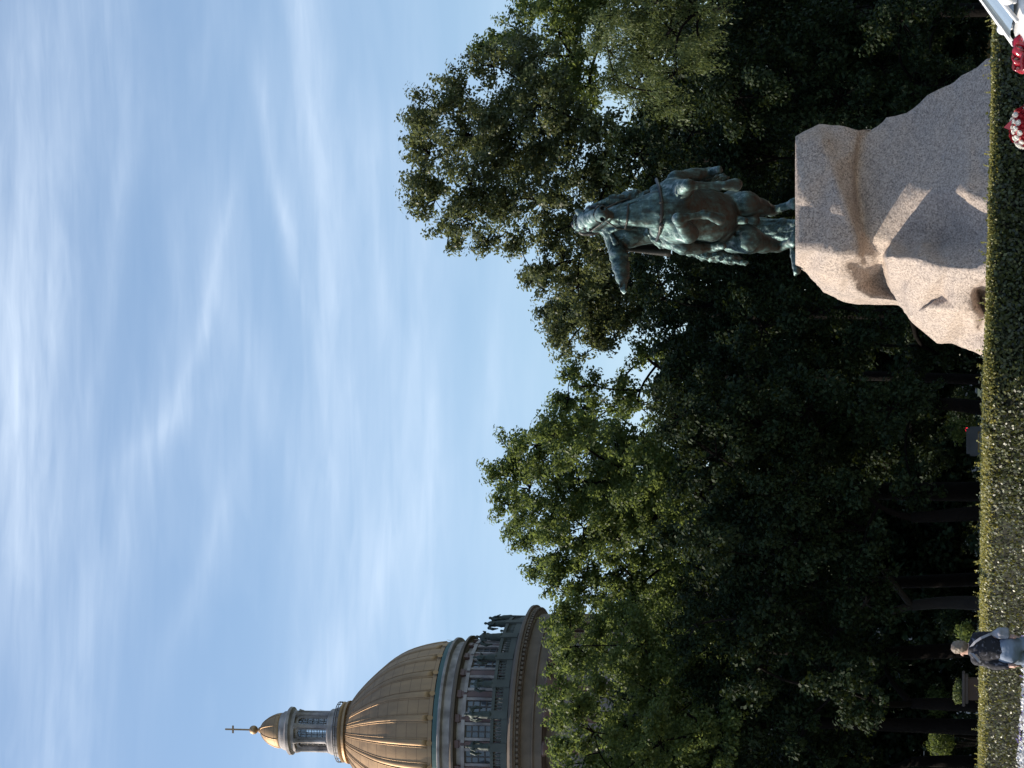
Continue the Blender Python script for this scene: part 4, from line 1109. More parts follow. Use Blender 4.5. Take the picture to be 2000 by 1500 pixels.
for k in range(NR):
    a = A0 + k * 2 * math.pi / NR
    q = polar(a, rm(234), 0); z0, z1 = zc(1319), zc(1097)
    MB().lathe((q[0], q[1]), [(z0 + .02, 1.15), (z0 + .6, 1.1), (z0 + .7, .92), (z0 + (z1 - z0) * .4, .9), (z1 - 1.9, .76), (z1 - 1.8, .85), (z1 - .3, 1.15), (z1 - .02, 1.2)], 14).build('column', M_SHAFT, cath, smooth=True)
zr = zc(1480)
body = MB().box((CX, CY, zr / 2), (74, 74, zr)).box((CX, CY, zr + .6), (78, 78, 1.2))
for s in (-1, 1):
    body.box((CX + s * 44, CY, zr * .42), (16, 40, zr * .84)); body.box((CX, CY + s * 44, zr * .42), (40, 16, zr * .84))
body.build('nave', M_MARBLE, cath)
# sculpted figures on the balustrade
sb = Body(.10)
def sp(x, y, z): return np.array((x, y, z))
sb.limb([(sp(0, 0, .05), .62), (sp(0, 0, 1.2), .50), (sp(0, 0, 2.0), .38), (sp(0, 0, 2.7), .42), (sp(0, 0, 3.05), .30)], .2)
sb.limb([(sp(0, 0, 3.05), .14), (sp(0, -.03, 3.3), .13)], .1); sb.ell(sp(0, -.05, 3.6), (.22, .25, .30), None, .06)
sb.limb([(sp(.42, 0, 2.9), .17), (sp(.75, -.25, 2.4), .14), (sp(.65, -.6, 2.7), .10)], .1)
sb.limb([(sp(-.42, 0, 2.9), .17), (sp(-.72, -.1, 2.2), .14), (sp(-.55, -.45, 1.8), .10)], .1)
for s in (-1, 1):
    sb.limb([(sp(.2 * s, .35, 2.8), .22), (sp(.75 * s, .55, 2.9), .26), (sp(1.0 * s, .65, 2.2), .24), (sp(.85 * s, .6, 1.3), .12)], .12)
    sb.limb([(sp(.25 * s, -.3, .1), .25), (sp(.2 * s, -.25, 1.4), .2)], .15)
sv, sq = sb.mesh()
first = None
for k in range(NR):
    a = A0 + k * 2 * math.pi / NR
    p = polar(a, rm(RB), zb1 + .17)
    if first is None:
        first = obj('roof_statue', sv + np.array(cbase), sq, M_PARA if False else M_COPPER, cath, smooth=True); o = first
        first.data.materials[0] = mat('roof_bronze', (.055, .075, .068), .6, .2, var=.5, scale=1.2)
    else:
        o = first.copy(); COL.objects.link(o); o.parent = cath
    o.location = Vector(p) - Vector(cbase)
    o.rotation_euler = (0, 0, a + (0.5 if k % 3 == 0 else -0.35 if k % 3 == 1 else 0))
    s = (.88, .96, .84)[k % 3]; o.scale = (s, s, s)
# kneeling pairs of winged figures by the right edge
# lantern
ring('dome_collar', [(688, 56), (684, 62), (680, 62.5), (678, 58), (675, 60), (672, 61), (671.5, 50)], M_GOLDR, n=64, smooth=False)
ring('lantern_base', [(672, 52), (665, 52), (663, 49), (659, 49), (657, 46), (650, 46), (647, 44), (647, 30)], M_MARBLE, n=64)
lr = MB()
for k in range(20):
    a = k * 2 * math.pi / 20
    lr.tube([polar(a, rm(60), zc(671)), polar(a, rm(60.5), zc(663.5))], .06, 5)
for x in (663.5, 667): lr.tube([polar(k * 2 * math.pi / 48, rm(60.3), zc(x)) for k in range(49)], .07, 5)
lr.build('railing', M_FRAME, cath)
zl0, zl1 = zc(648), zc(582)
RL = 35
for k in range(8):
    a = math.radians(22.5) + k * math.pi / 4
    q = polar(a, rm(39), 0)
    MB().lathe((q[0], q[1]), [(zl0, .42), (zl0 + .3, .40), (zl0 + .35, .30), (zl1 - .7, .26), (zl1 - .65, .32), (zl1 - .05, .48), (zl1, .5)], 12).build('lantern_column', M_MARBLE, cath, smooth=True)
    MB().box(polar(a, rm(RL) - .05, (zl0 + zl1) / 2), (.75, .45, zl1 - zl0), rotz(a)).build('lantern_pier', M_MARBLE, cath)
    a2 = a + math.pi / 8
    wv = 2 * rm(RL) * math.tan(math.pi / 8) - .72
    tvec = np.array((math.cos(a2), math.sin(a2), 0)); rr_ = rm(RL) * .96
    # arched head: a plate with a round-headed opening
    hz = zl1 - zl0; spring = zl0 + hz * .80
    vs, fs = [], []
    K = 10
    for dpt in (0, .3):
        for i in range(K + 1):
            th = math.pi * i / K
            vs.append(polar(a2, rr_ - dpt, spring + math.sin(th) * min(wv * .36, hz * .14)) - tvec * wv * .40 * math.cos(th))
            xx = -wv * .5 * (1 if i <= K // 2 else -1) if i in (0, K) else -wv * .5 * math.cos(th)
            vs.append(polar(a2, rr_ - dpt, zl1 if 0 < i < K else spring) + tvec * xx)
    n_ = 2 * (K + 1)
    for i in range(K):
        fs.append((2 * i, 2 * i + 1, 2 * i + 3, 2 * i + 2)); fs.append((n_ + 2 * i, n_ + 2 * i + 2, n_ + 2 * i + 3, n_ + 2 * i + 1)); fs.append((2 * i, 2 * i + 2, n_ + 2 * i + 2, n_ + 2 * i))
    wdw = MB().add(vs, fs)
    for s in (-1, 1): wdw.box(polar(a2, rr_ - .12, (zl0 + spring) / 2) + tvec * s * wv * .45, (wv * .10, .25, spring - zl0), rotz(a2))
    wo_ = wdw.build('lantern_window', M_MARBLE, cath)
    bb = MB()
    for s in (-.13, .13): bb.box(polar(a2, rr_ - .16, (zl0 + spring) / 2 + .2) + tvec * s * wv, (.07, .07, spring - zl0 + .5), rotz(a2))
    for s in (.2, .4, .6, .8, 1.0): bb.box(polar(a2, rr_ - .17, zl0 + (spring - zl0) * s), (wv * .82, .07, .08), rotz(a2))
    bb.build('bars', M_FRAME, wo_)
    MB().box(polar(a2, rr_ - .22, (zl0 + spring) / 2 + .25), (wv * .82, .02, spring - zl0 + .5), rotz(a2)).build('pane', M_CLEAR, wo_)
ring('lantern_cornice', [(583, 33), (583, 41), (577, 41.5), (575, 44), (573, 48), (568, 48.5), (566, 46), (564, 40), (557, 39), (555, 37), (552, 36), (552, 5)], M_MARBLE, n=64)
capp = [(553, 35.5), (548, 35.5), (541, 34), (533, 30.5), (526, 26.5), (520, 21.5), (515, 16), (511.5, 10), (510, 7), (506, 5.5), (504.5, 2.6)]
ring('lantern_cap', capp, M_GOLD, n=64, smooth=True, cap=True)
cr = MB()
for k in range(8):
    a = math.radians(22.5) + k * math.pi / 4
    cr.tube([polar(a, rm(r_ + .3), zc(x)) for x, r_ in capp[1:-2]], rm(.9), 5)
cr.build('cap_ribs', M_GOLDR, cath)
ball = MB().lathe((CX, CY), [(zc(495.5) - rm(9) * math.cos(t), max(.02, rm(9) * math.sin(t))) for t in np.linspace(0, math.pi, 17)], 24).lathe((CX, CY), [(zc(505), .25), (zc(503), .22)], 10).build('ball', M_GOLDR, cath, smooth=True)
cz0, cz1 = zc(487), zc(440)
MB().box((CX, CY, (cz0 + cz1) / 2), (.24, .2, cz1 - cz0)).box((CX, CY, cz1 - (cz1 - cz0) * .32), (1.15, .18, .24)).build('cross', M_GOLDR, cath)
# ------------------------------------------------------------------ walker
DP = 36.5
def Q(x, y, dy=0.0): return W(x, y, DP + dy)
def q_(px): return S(px, DP)
M_SKIN = mat('skin', (.50, .30, .235), .5, var=.12, scale=14)
M_HAIR = mat('grey_brown_hair', (.25, .19, .145), .55, var=.45, scale=30, bump=.004, bscale=90)
M_JEANS = mat('pale_denim', (.23, .28, .37), .85, var=.2, scale=12, bump=.002, bscale=200)
M_CLOTH = mat('grey_cloth', (.34, .34, .39), .85, var=.2, scale=8)
M_SHOE = mat('dark_shoe', (.04, .04, .045), .5, var=.2)
def floral():
    m = bpy.data.materials.new('dark_floral_print'); m.use_nodes = True
    nt = m.node_tree; p = nt.nodes['Principled BSDF']; p.inputs['Roughness'].default_value = .8
    t = nt.nodes.new('ShaderNodeTexCoord'); v = nt.nodes.new('ShaderNodeTexNoise'); v.inputs['Scale'].default_value = 17; v.inputs['Detail'].default_value = 4; nt.links.new(t.outputs['Object'], v.inputs['Vector'])
    r = nt.nodes.new('ShaderNodeValToRGB'); nt.links.new(v.outputs[0], r.inputs[0])
    r.color_ramp.elements[0].position = .56; r.color_ramp.elements[0].color = (.010, .010, .017, 1); r.color_ramp.elements[1].position = .72; r.color_ramp.elements[1].color = (.15, .15, .19, 1)
    nt.links.new(r.outputs[0], p.inputs['Base Color']); return m
M_FLORAL = floral()
foot0 = W(1885, 1268, DP); foot0[2] = 0
gz = lambda z, y, dy=0.0: np.array((W(1885, y, DP)[0], DP + dy, z))     # by height above the ground
b = Body(.013)
hd = Q(1878, 1266)
b.ell(hd + np.array([0, 0, .025]), (.078, .098, .105), None, .03)
b.ell(hd + np.array([-.035, .025, -.055]), (.052, .06, .065), None, .04)            # jaw, face turned to the left and away
b.limb([(hd + np.array([-.085, .05, .005]), .016), (hd + np.array([-.105, .06, -.022]), .017)], .02)   # nose
b.limb([(hd + np.array([-.075, .055, -.065]), .014), (hd + np.array([-.082, .045, -.07]), .012)], .01)  # lips
b.ell(hd + np.array([-.01, -.085, -.012]), (.016, .012, .03), None, .008); b.ell(hd + np.array([.06, .05, -.012]), (.012, .016, .03), None, .008)
b.limb([(Q(1888, 1265, .0), .056), (Q(1900, 1267, .01), .062)], .03)
b.limb([(Q(1903, 1267, .02), .085), (Q(1920, 1268, .02), .13), (Q(1945, 1267, .02), .115), (Q(1964, 1267, .02), .14)], .08)
b.limb([(Q(1908, 1248, .02), .06), (Q(1908, 1286, .02), .06)], .05)
for y, s, ye, yw in ((1288, -1, 1298, 1300), (1246, 1, 1241, 1243)):
    b.limb([(Q(1908, y, .02), .058), (Q(1942, ye, .0), .043), (Q(1970, yw, -.09), .032)], .03)
    hw = Q(1973, yw, -.10)
    b.limb([(hw, .028), (hw + np.array([0, -.03, -.055]), .034)], .02)
    for f in range(4):
        o_ = (f - 1.5) * .019
        b.limb([(hw + np.array([.005, -.03 + o_, -.07]), .0105), (hw + np.array([.0, -.045 + o_ * 1.1, -.115 + abs(f - 1.3) * .006]), .0095), (hw + np.array([-.008 * s, -.045 + o_, -.145 + abs(f - 1.3) * .01]), .008)], .004)
    b.limb([(hw + np.array([0, -.055, -.02]), .012), (hw + np.array([0, -.085, -.06]), .0095)], .006)
hips = gz(.93, 1268, .02)
for s, (kx, ky, ax_, ay) in ((-1, (-.05, .10, -.10, .26)), (1, (.02, -.05, .06, -.16))):
    hp0 = hips + np.array([s * .09, 0, -.03])
    kn = np.array((hp0[0] + kx, hp0[1] + ky, .50)); an = np.array((hp0[0] + ax_, hp0[1] + ay, .10))
    b.limb([(hp0, .092), (kn, .06), (an, .042)], .05)
    b.limb([(an + np.array([0, 0, -.02]), .045), (an + np.array([-.10, .08, -.055]), .038)], .03)
person = b.build('person', M_SKIN)
tag(person, 'walker seen from behind in dark floral blouse and pale jeans with a grey shoulder bag', 'person')
s_ = Body(.013)
s_.limb([(Q(1901, 1267, .02), .10), (Q(1918, 1268, .02), .155), (Q(1945, 1267, .02), .145), (Q(1962, 1268, .02), .165)], .08)
s_.limb([(Q(1908, 1250, .02), .078), (Q(1908, 1286, .02), .078)], .06)
s_.limb([(Q(1908, 1289, .02), .076), (Q(1942, 1298, .0), .062), (Q(1966, 1301, -.08), .05)], .04)
s_.limb([(Q(1908, 1245, .02), .074), (Q(1935, 1241, .0), .058)], .04)
s_.build('blouse', M_FLORAL, person, wrinkle=.012, wscale=9)
j = Body(.014)
j.limb([(hips + np.array([-.03, 0, .0]), .165), (hips + np.array([.03, 0, .0]), .165)], .05)
j.ell(hips + np.array([-.06, -.08, -.06]), (.12, .11, .13), None, .06); j.ell(hips + np.array([.07, -.08, -.06]), (.12, .11, .13), None, .06)
for s, (kx, ky, ax_, ay) in ((-1, (-.05, .10, -.10, .26)), (1, (.02, -.05, .06, -.16))):
    hp0 = hips + np.array([s * .09, 0, -.03])
    j.limb([(hp0, .115), ((hp0[0] + kx, hp0[1] + ky, .50), .078), ((hp0[0] + ax_, hp0[1] + ay, .13), .062)], .06)
j.build('jeans', M_JEANS, person, wrinkle=.012, wscale=7)
for s, (kx, ky, ax_, ay) in ((-1, (-.05, .10, -.10, .26)), (1, (.02, -.05, .06, -.16))):
    hp0 = hips + np.array([s * .09, 0, -.03]); an = np.array((hp0[0] + ax_, hp0[1] + ay, .10))
    Body(.012).limb([(an + np.array([.02, -.02, -.045]), .052), (an + np.array([-.12, .10, -.058]), .042)], .02).build('shoe', M_SHOE, person)
hh_ = Body(.011)
hh_.ell(hd + np.array([.012, -.012, .038]), (.083, .098, .100), None, .02)
hh_.ell(hd + np.array([.03, -.03, -.01]), (.07, .085, .085), None, .05)
for k in range(22):
    a = k * 2.4; e = .2 + .05 * k
    hh_.ball(hd + np.array([.012, -.012, .038]) + np.array([math.cos(a) * math.cos(e) * .076, math.sin(a) * math.cos(e) * .09, math.sin(e) * .09]), .022, .02)
hh_.build('hair', M_HAIR, person, wrinkle=.01, wscale=28)
# shoulder strap and bag
st = MB()
pth = [(1948, 1234, -.12), (1932, 1239, -.17), (1916, 1246, -.17), (1904, 1254, -.13), (1896, 1264, -.07), (1897, 1274, -.07), (1904, 1282, -.12), (1912, 1291, -.10), (1918, 1297, -.02)]
vs, fs = [], []
for i, p in enumerate(pth):
    p0 = Q(*p); p1 = Q(*pth[min(i + 1, len(pth) - 1)]); pm = Q(*pth[max(i - 1, 0)])
    t = unit(p1 - pm); nrm = unit(np.cross(t, np.array([0, 1, 0])))
    for q, (c1, c2) in enumerate(((-1, 0), (1, 0), (1, 1), (-1, 1))): vs.append(p0 + nrm * .017 * c1 + np.array([0, -.008 * c2, 0]))
for i in range(len(pth) - 1):
    for q in range(4): fs.append((i * 4 + q, i * 4 + (q + 1) % 4, i * 4 + 4 + (q + 1) % 4, i * 4 + 4 + q))
st.add(vs, fs).build('bag_strap', M_CLOTH, person)
bg_ = Body(.012)
for k in range(5): bg_.limb([(Q(1942, 1236 + k * .6, -.13), .022), (Q(1952, 1232 + k * 2.4, -.14), .035), (Q(1967, 1231 + k * 3.2, -.13), .032)], .03)
bg_.build('shoulder_bag', M_CLOTH, person, wrinkle=.012, wscale=10, stretch=(2, 2, .5))

# ------------------------------------------------------------------ white car with wedding flowers
DK = 24.0
M_CAR = mat('white_car_paint', (.80, .80, .81), .22, 0, var=.02, scale=1, spec=.6)
M_GLASSC = mat('car_glass', (.22, .27, .32), .05, 0, var=.05, spec=1.0)
M_BLACK = mat('black_rubber', (.02, .02, .022), .6, var=.2)
M_CHROME = mat('chrome', (.75, .76, .78), .15, 1.0, var=.05)
M_REDL = mat('red_lamp', (.5, .02, .02), .2, var=.1)
car = thing('parked_car', 'white car at the right edge with a red bow and rose bouquet on its bonnet', 'car', (4.2, DK, 0))
YN = DK - .85
def sect(X, z0, zt, w, crown, edge=.10):
    """one body section across the car, near side first"""
    half = [(w * .90, z0), (w * .99, z0 + .12), (w, z0 + .35 * (zt - z0)), (w * .985, zt - edge - .02), (w * .955, zt - edge * .35), (w * .90, zt), (w * .5, zt + crown * .8), (0, zt + crown)]
    return [(X, DK - a, z) for a, z in half] + [(X, DK + a, z) for a, z in half[-2::-1]]
secs = [(1.62, .38, .55, .62, .02), (1.70, .26, .68, .74, .03), (1.95, .22, .78, .81, .03), (2.35, .20, .845, .84, .035), (2.8, .20, .885, .85, .035), (3.08, .20, .925, .855, .035), (3.20, .20, .985, .855, .04), (3.30, .20, 1.05, .855, .03),
        (3.7, .20, 1.06, .86, .01), (4.6, .20, 1.06, .86, .01), (5.5, .20, 1.05, .85, .01), (5.85, .22, 1.03, .83, .03), (6.3, .24, .98, .80, .03), (6.55, .30, .90, .74, .02), (6.62, .40, .70, .66, .02)]
vs, fs = [], []
sc_ = [sect(*q) for q in secs]; ns = len(sc_[0])
for q in sc_: vs += q
for i in range(len(sc_) - 1):
    for k in range(ns - 1): fs.append((i * ns + k, (i + 1) * ns + k, (i + 1) * ns + k + 1, i * ns + k + 1))
    fs.append((i * ns + ns - 1, (i + 1) * ns + ns - 1, (i + 1) * ns, i * ns))
fs.append(tuple(range(ns))); fs.append(tuple((len(sc_) - 1) * ns + k for k in range(ns - 1, -1, -1)))
ob = obj('body', vs, fs, M_CAR, car, smooth=True)
md = ob.modifiers.new('round', 'SUBSURF'); md.levels = 1; md.render_levels = 2
# greenhouse: pillars and roof, with glass set between them
zb, zt = 1.055, 1.50
lowr = [(3.27, .80), (5.75, .76)]; top = [(3.86, .60), (5.20, .58)]
gh = MB()
def gp(i, s, t):        # i front/back, s side -1/1, t 0 low 1 top
    (xl, wl), (xt, wt) = lowr[i], top[i]
    return Vector((xl + (xt - xl) * t, DK + s * (wl + (wt - wl) * t), zb + .02 + (zt - zb - .02) * t))
for i in (0, 1):
    for s in (-1, 1): gh.tube([gp(i, s, t) for t in (-.08, .3, .6, 1)], .022, 8)
for s in (-1, 1):
    gh.tube([gp(0, s, 1), (gp(0, s, 1) + gp(1, s, 1)) / 2 + Vector((0, 0, .03)), gp(1, s, 1)], .026, 8)
    bl, bt = (gp(0, s, 0) * .45 + gp(1, s, 0) * .55), (gp(0, s, 1) * .45 + gp(1, s, 1) * .55)
    gh.tube([bl, bt], .03, 6)
rv_ = []
for i in range(7):
    for k in range(7):
        a, c = i / 6, k / 6
        p = gp(0, -1, 1) * (1 - a) * (1 - c) + gp(1, -1, 1) * a * (1 - c) + gp(0, 1, 1) * (1 - a) * c + gp(1, 1, 1) * a * c
        rv_.append(p + Vector((0, 0, .02 + .07 * math.sin(math.pi * (.1 + .8 * a)) * math.sin(math.pi * (.1 + .8 * c)))))
gh.add(rv_, [(i * 7 + k, (i + 1) * 7 + k, (i + 1) * 7 + k + 1, i * 7 + k + 1) for i in range(6) for k in range(6)])
gh.build('roof', M_CAR, car, smooth=True)
def pane(name, a, b_, c, d_, bow=(0, 0, 0)):
    vs = []
    for i in range(7):
        for k in range(7):
            u, w = i / 6, k / 6
            vs.append(a * (1 - u) * (1 - w) + b_ * u * (1 - w) + c * u * w + d_ * (1 - u) * w + Vector(bow) * math.sin(math.pi * u))
    obj(name, vs, [(i * 7 + k, (i + 1) * 7 + k, (i + 1) * 7 + k + 1, i * 7 + k + 1) for i in range(6) for k in range(6)], M_GLASSC, car, smooth=True)
pane('windscreen', gp(0, -1, 0), gp(0, 1, 0), gp(0, 1, 1), gp(0, -1, 1), (-.06, 0, .02))
pane('rear_window', gp(1, -1, 0), gp(1, 1, 0), gp(1, 1, 1), gp(1, -1, 1), (.05, 0, .02))
for s in (-1, 1): pane('side_window', gp(0, s, 0), gp(1, s, 0), gp(1, s, 1), gp(0, s, 1), (0, s * .02, 0))
for s in (-1, 1):
    mb_ = Body(.012)
    c = Vector((3.40, DK + s * .98, 1.135))
    mb_.ell(c, (.055, .10, .068), None, 0)
    mb_.limb([(c + Vector((.0, -s * .06, -.04)), .025), (Vector((3.40, DK + s * .84, 1.07)), .028)], .03)
    mo = mb_.build('mirror', M_CAR, car)
    MB().box(c + Vector((.052, 0, 0)), (.012, .15, .10), bev=.004).build('mirror_glass', M_CHROME, mo)
    MB().box(Vector((4.05, DK + s * .868, .93)), (.16, .02, .03), bev=.006).build('door_handle', M_CHROME, car)
    for x0, nm in ((1.70, 'headlight'), (6.52, 'tail_light')):
        hl = Body(.015).ell(Vector((x0, DK + s * .60, .66)), (.08, .13, .07), None, 0).build(nm, M_GLASSC if nm == 'headlight' else M_REDL, car)
for x0 in (2.30, 5.55):
    for s in (-1, 1):
        yy = DK + s * .80
        rot = Matrix.Rotation(math.pi / 2, 3, 'X')
        ty = MB()
        prof = [(-.10, .20), (-.10, .29), (-.07, .325), (.07, .325), (.10, .29), (.10, .20)]
        vs, fs = [], []
        for a in range(32):
            th = 2 * math.pi * a / 32
            for w_, rr_ in prof: vs.append((x0 + math.cos(th) * rr_, yy + w_, .325 + math.sin(th) * rr_))
        for a in range(32):
            for k in range(6): fs.append((a * 6 + k, ((a + 1) % 32) * 6 + k, ((a + 1) % 32) * 6 + (k + 1) % 6, a * 6 + (k + 1) % 6))
        wh = ty.add(vs, fs).build('wheel', M_BLACK, car)
        rim = MB()
        for a in range(10):
            th = 2 * math.pi * a / 10
            rim.tube([(x0, yy + s * .085, .325), (x0 + math.cos(th) * .21, yy + s * .09, .325 + math.sin(th) * .21)], .022, 5)
        rim.tube([(x0 + math.cos(2 * math.pi * a / 24) * .205, yy + s * .085, .325 + math.sin(2 * math.pi * a / 24) * .205) for a in range(25)], .018, 5)
        rim.build('rim', M_CHROME, wh)
bp = MB().box((1.60, DK, .36), (.10, 1.5, .14), bev=.03).box((6.64, DK, .42), (.10, 1.5, .16), bev=.03).build('bumper', M_CAR, car)
MB().box((1.615, DK, .53), (.05, .7, .10), bev=.01).build('grille', M_BLACK, car)

# red satin bow on the bonnet
M_SATIN = mat('red_satin', (.42, .012, .022), .22, 0, var=.35, scale=9, spec=.8, col2=(.22, .006, .02))
M_SATIND = mat('dark_red_satin', (.16, .006, .018), .25, 0, var=.3, scale=9, spec=.7)
def ribbon(mb, pts, wd, wdir):
    vs, fs = [], []
    for i, p in enumerate(pts):
        p = Vector(p); d_ = Vector(wdir)
        for c1, c2 in ((-1, 0), (1, 0), (1, 1), (-1, 1)):
            tan = (Vector(pts[min(i + 1, len(pts) - 1)]) - Vector(pts[max(i - 1, 0)])).normalized()
            nm = tan.cross(d_).normalized()
            vs.append(p + d_ * wd / 2 * c1 + nm * .003 * c2)
    for i in range(len(pts) - 1):
        for q in range(4): fs.append((i * 4 + q, i * 4 + (q + 1) % 4, i * 4 + 4 + (q + 1) % 4, i * 4 + 4 + q))
    mb.add(vs, fs)
bc = W(1991, 106, DK - .25)
bow = thing('ribbon_bow', 'glossy red satin bow lying on the white bonnet beside the windscreen', 'bow', (bc[0], bc[1], bc[2] - .06))
lp = MB()
for k, (ang, L, wd) in enumerate(((.5, .20, .11), (2.5, .19, .11), (1.15, .15, .10), (2.0, .16, .10), (.1, .16, .10), (3.0, .16, .10))):
    dx, dz = math.cos(ang), math.sin(ang)
    pts = []
    for i in range(15):
        t = i / 14 * 2 * math.pi
        rl = L * .5 * (1 - math.cos(t)); sd = .045 * math.sin(t)
        pts.append((bc[0] + dx * rl - dz * sd, bc[1] + .05 * math.sin(k * 2.1), bc[2] - .09 + dz * rl + dx * sd))
    ribbon(lp, pts, wd * .8, tuple(unit(np.array((-dz * .8 + .2 * math.sin(k), .55, dx * .8)))))
lp.build('loop', M_SATIN, bow, smooth=True)
tl_ = MB()
for k, dx in enumerate((-.32, -.18, .16, .30)):
    pts = [(bc[0] + dx * t * .8, bc[1] - .1 + .1 * k * t, bc[2] - .085 - .02 * t + .05 * math.sin(t * 7 + k)) for t in np.linspace(0, 1, 12)]
    ribbon(tl_, pts, .07, (.1, 1, .1))
tl_.build('ribbon_tail', M_SATIND, bow, smooth=True)
fan = Body(.012).limb([(W(1982, 84, DK - .1), .028), (W(1990, 86, DK - .1), .05), (W(2000, 88, DK - .1), .05)], .03).build('knot', M_SATIND, bow, wrinkle=.012, wscale=14)

# bouquet of white roses among red ones
q0 = W(2004, 250, DK - .05)
bq = thing('rose_bouquet', 'round bouquet of white roses in red petals on the white bonnet', 'bouquet', (q0[0], q0[1], q0[2] - .12))
def rose_mesh(R, seed):
    rr2 = random.Random(seed); mb = MB()
    mb.lathe((0, 0), [(-R * .75, R * .25), (-R * .5, R * .72), (R * .05, R * .80), (R * .45, R * .55), (R * .55, R * .2)], 12)
    for ringi, (rad, n, hgt) in enumerate(((.95, 5, .45), (.70, 4, .68), (.42, 3, .82))):
        for k in range(n):
            a0 = 2 * math.pi * k / n + ringi * .6 + rr2.uniform(-.2, .2)
            vs, fs = [], []
            for i in range(6):
                for j_ in range(4):
                    aa = a0 + (i / 5 - .5) * 2.0 * math.pi / n * 1.35; t = j_ / 3
                    r_ = R * (rad * (.72 + .36 * t ** 2) + .05 * math.sin(i * 1.3)); z = -R * .45 + R * (hgt + .45) * t * (1 - .22 * abs(i / 5 - .5) * 2)
                    vs.append((math.cos(aa) * r_, math.sin(aa) * r_, z))
            for i in range(5):
                for j_ in range(3): fs.append((i * 4 + j_, (i + 1) * 4 + j_, (i + 1) * 4 + j_ + 1, i * 4 + j_ + 1))
            mb.add(vs, fs)
    return mb
M_ROSEW = mat('white_rose', (.80, .78, .72), .6, var=.08, scale=20)
M_ROSER = mat('red_rose', (.40, .008, .018), .55, var=.4, scale=20)
rm_w = rose_mesh(.026, 1); rm_r = rose_mesh(.028, 2)
pw = pr_ = None
rg = random.Random(8)
GA = math.pi * (3 - math.sqrt(5))
NRs = 60
for k in range(NRs):
    z = 1 - (k + .5) / NRs * 1.25
    rr_ = math.sqrt(max(0, 1 - z * z)); a = k * GA
    nrm = Vector((rr_ * math.cos(a), rr_ * math.sin(a), z))
    R_b = .165 + rg.uniform(-.008, .012)
    white = (k % 5) in (0, 2, 3)
    src = rm_w if white else rm_r
    nm = 'white_rose' if white else 'red_rose'
    proto = pw if white else pr_
    pos_ = Vector(q0) + Vector((nrm.x * 1.1, nrm.y, nrm.z * .85)) * R_b
    if proto is None:
        o = obj(nm, np.array([tuple(v) for v in src.v]) + np.array(wloc(bq)), src.f, M_ROSEW if white else M_ROSER, bq, smooth=True)
        if white: pw = o
        else: pr_ = o
    else:
        o = proto.copy(); COL.objects.link(o); o.parent = bq
    o.location = pos_ - Vector(bq.location)
    o.rotation_euler = nrm.to_track_quat('Z', 'Y').to_euler()
    s = rg.uniform(.85, 1.15); o.scale = (s, s, s)
cw = Body(.012).ell(Vector(q0), (.165, .15, .125), None, 0).build('flower_core', M_ROSER, bq, wrinkle=.015, wscale=30)
cf = MB()
for k in range(14):
    a = 2 * math.pi * k / 14
    c0 = Vector(q0) + Vector((math.cos(a) * .15, math.sin(a) * .15, -.05)); c1 = Vector(q0) + Vector((math.cos(a) * .225, math.sin(a) * .215, -.035 + .035 * (k % 2)))
    t = Vector((-math.sin(a), math.cos(a), 0)) * .055
    cf.add([c0 - t, c0 + t, c1 + t * .6 + Vector((0, 0, .01)), c1 + (c1 - c0) * .35, c1 - t * .6], [(0, 1, 2, 3, 4)])
tip = Vector(W(1960, 249, DK - .1)); bs = Vector(W(1976, 245, DK - .1))
cf.add([bs + Vector((-.05, 0, 0)), bs + Vector((.05, -.02, 0)), tip + Vector((.0, 0, 0)), bs + Vector((0, .04, .01))], [(0, 1, 2), (1, 3, 2), (3, 0, 2)])
cf.build('collar', M_SATIN, bq)

# ------------------------------------------------------------------ small things on the garden floor
dS = 92.0
c0 = W(1905, 862, dS)
M_GOLDP = mat('brass_frame', (.30, .22, .10), .5, .6, var=.2)
ped = thing('stone_plinth', 'grey stone plinth with a framed panel, half hidden by the hedge', 'plinth', (c0[0], dS, 0))
zt_ = W(1894, 862, dS)[2]; wpl = S(56, dS)
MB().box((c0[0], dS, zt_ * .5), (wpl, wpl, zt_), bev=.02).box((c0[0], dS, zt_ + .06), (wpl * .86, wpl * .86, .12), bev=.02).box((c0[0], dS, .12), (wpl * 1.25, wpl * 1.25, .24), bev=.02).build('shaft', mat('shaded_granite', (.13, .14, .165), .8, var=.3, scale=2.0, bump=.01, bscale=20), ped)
pn = MB()
y0p = dS - wpl / 2 - .02
for a, b_ in (((-.33, 0), (.05, .62)), ((.33, 0), (.05, .62)), ((0, .30), (.70, .05)), ((0, -.30), (.70, .05))): pn.box((c0[0] + a[0] * wpl, y0p, zt_ * .55 + a[1] * 1.0), (b_[0] * wpl, .03, b_[1]))
pno = pn.build('panel_frame', M_GOLDP, ped)
MB().box((c0[0], y0p + .012, zt_ * .55), (.62 * wpl, .016, .56)).build('panel', mat('grey_panel', (.20, .21, .24), .6, var=.15), ped)
tlz = W(1889, 839, 118)
tlamp = thing('signal_lamp', 'tiny lit red signal lamp on a dark post among the trunks', 'signal lamp', (tlz[0], 118, 0))
MB().tube([(tlz[0], 118, 0), (tlz[0], 118, tlz[2] - .3)], .05, 8).build('post', M_BLACK, tlamp)
MB().box((tlz[0], 118, tlz[2] - .2), (.26, .2, .75), bev=.03).build('housing', M_BLACK, tlamp)
m_em = bpy.data.materials.new('red_light'); m_em.use_nodes = True
m_em.node_tree.nodes['Principled BSDF'].inputs['Base Color'].default_value = (.6, .02, .03, 1)
m_em.node_tree.nodes['Principled BSDF'].inputs['Emission Color'].default_value = (1, .03, .06, 1)
m_em.node_tree.nodes['Principled BSDF'].inputs['Emission Strength'].default_value = 1.6
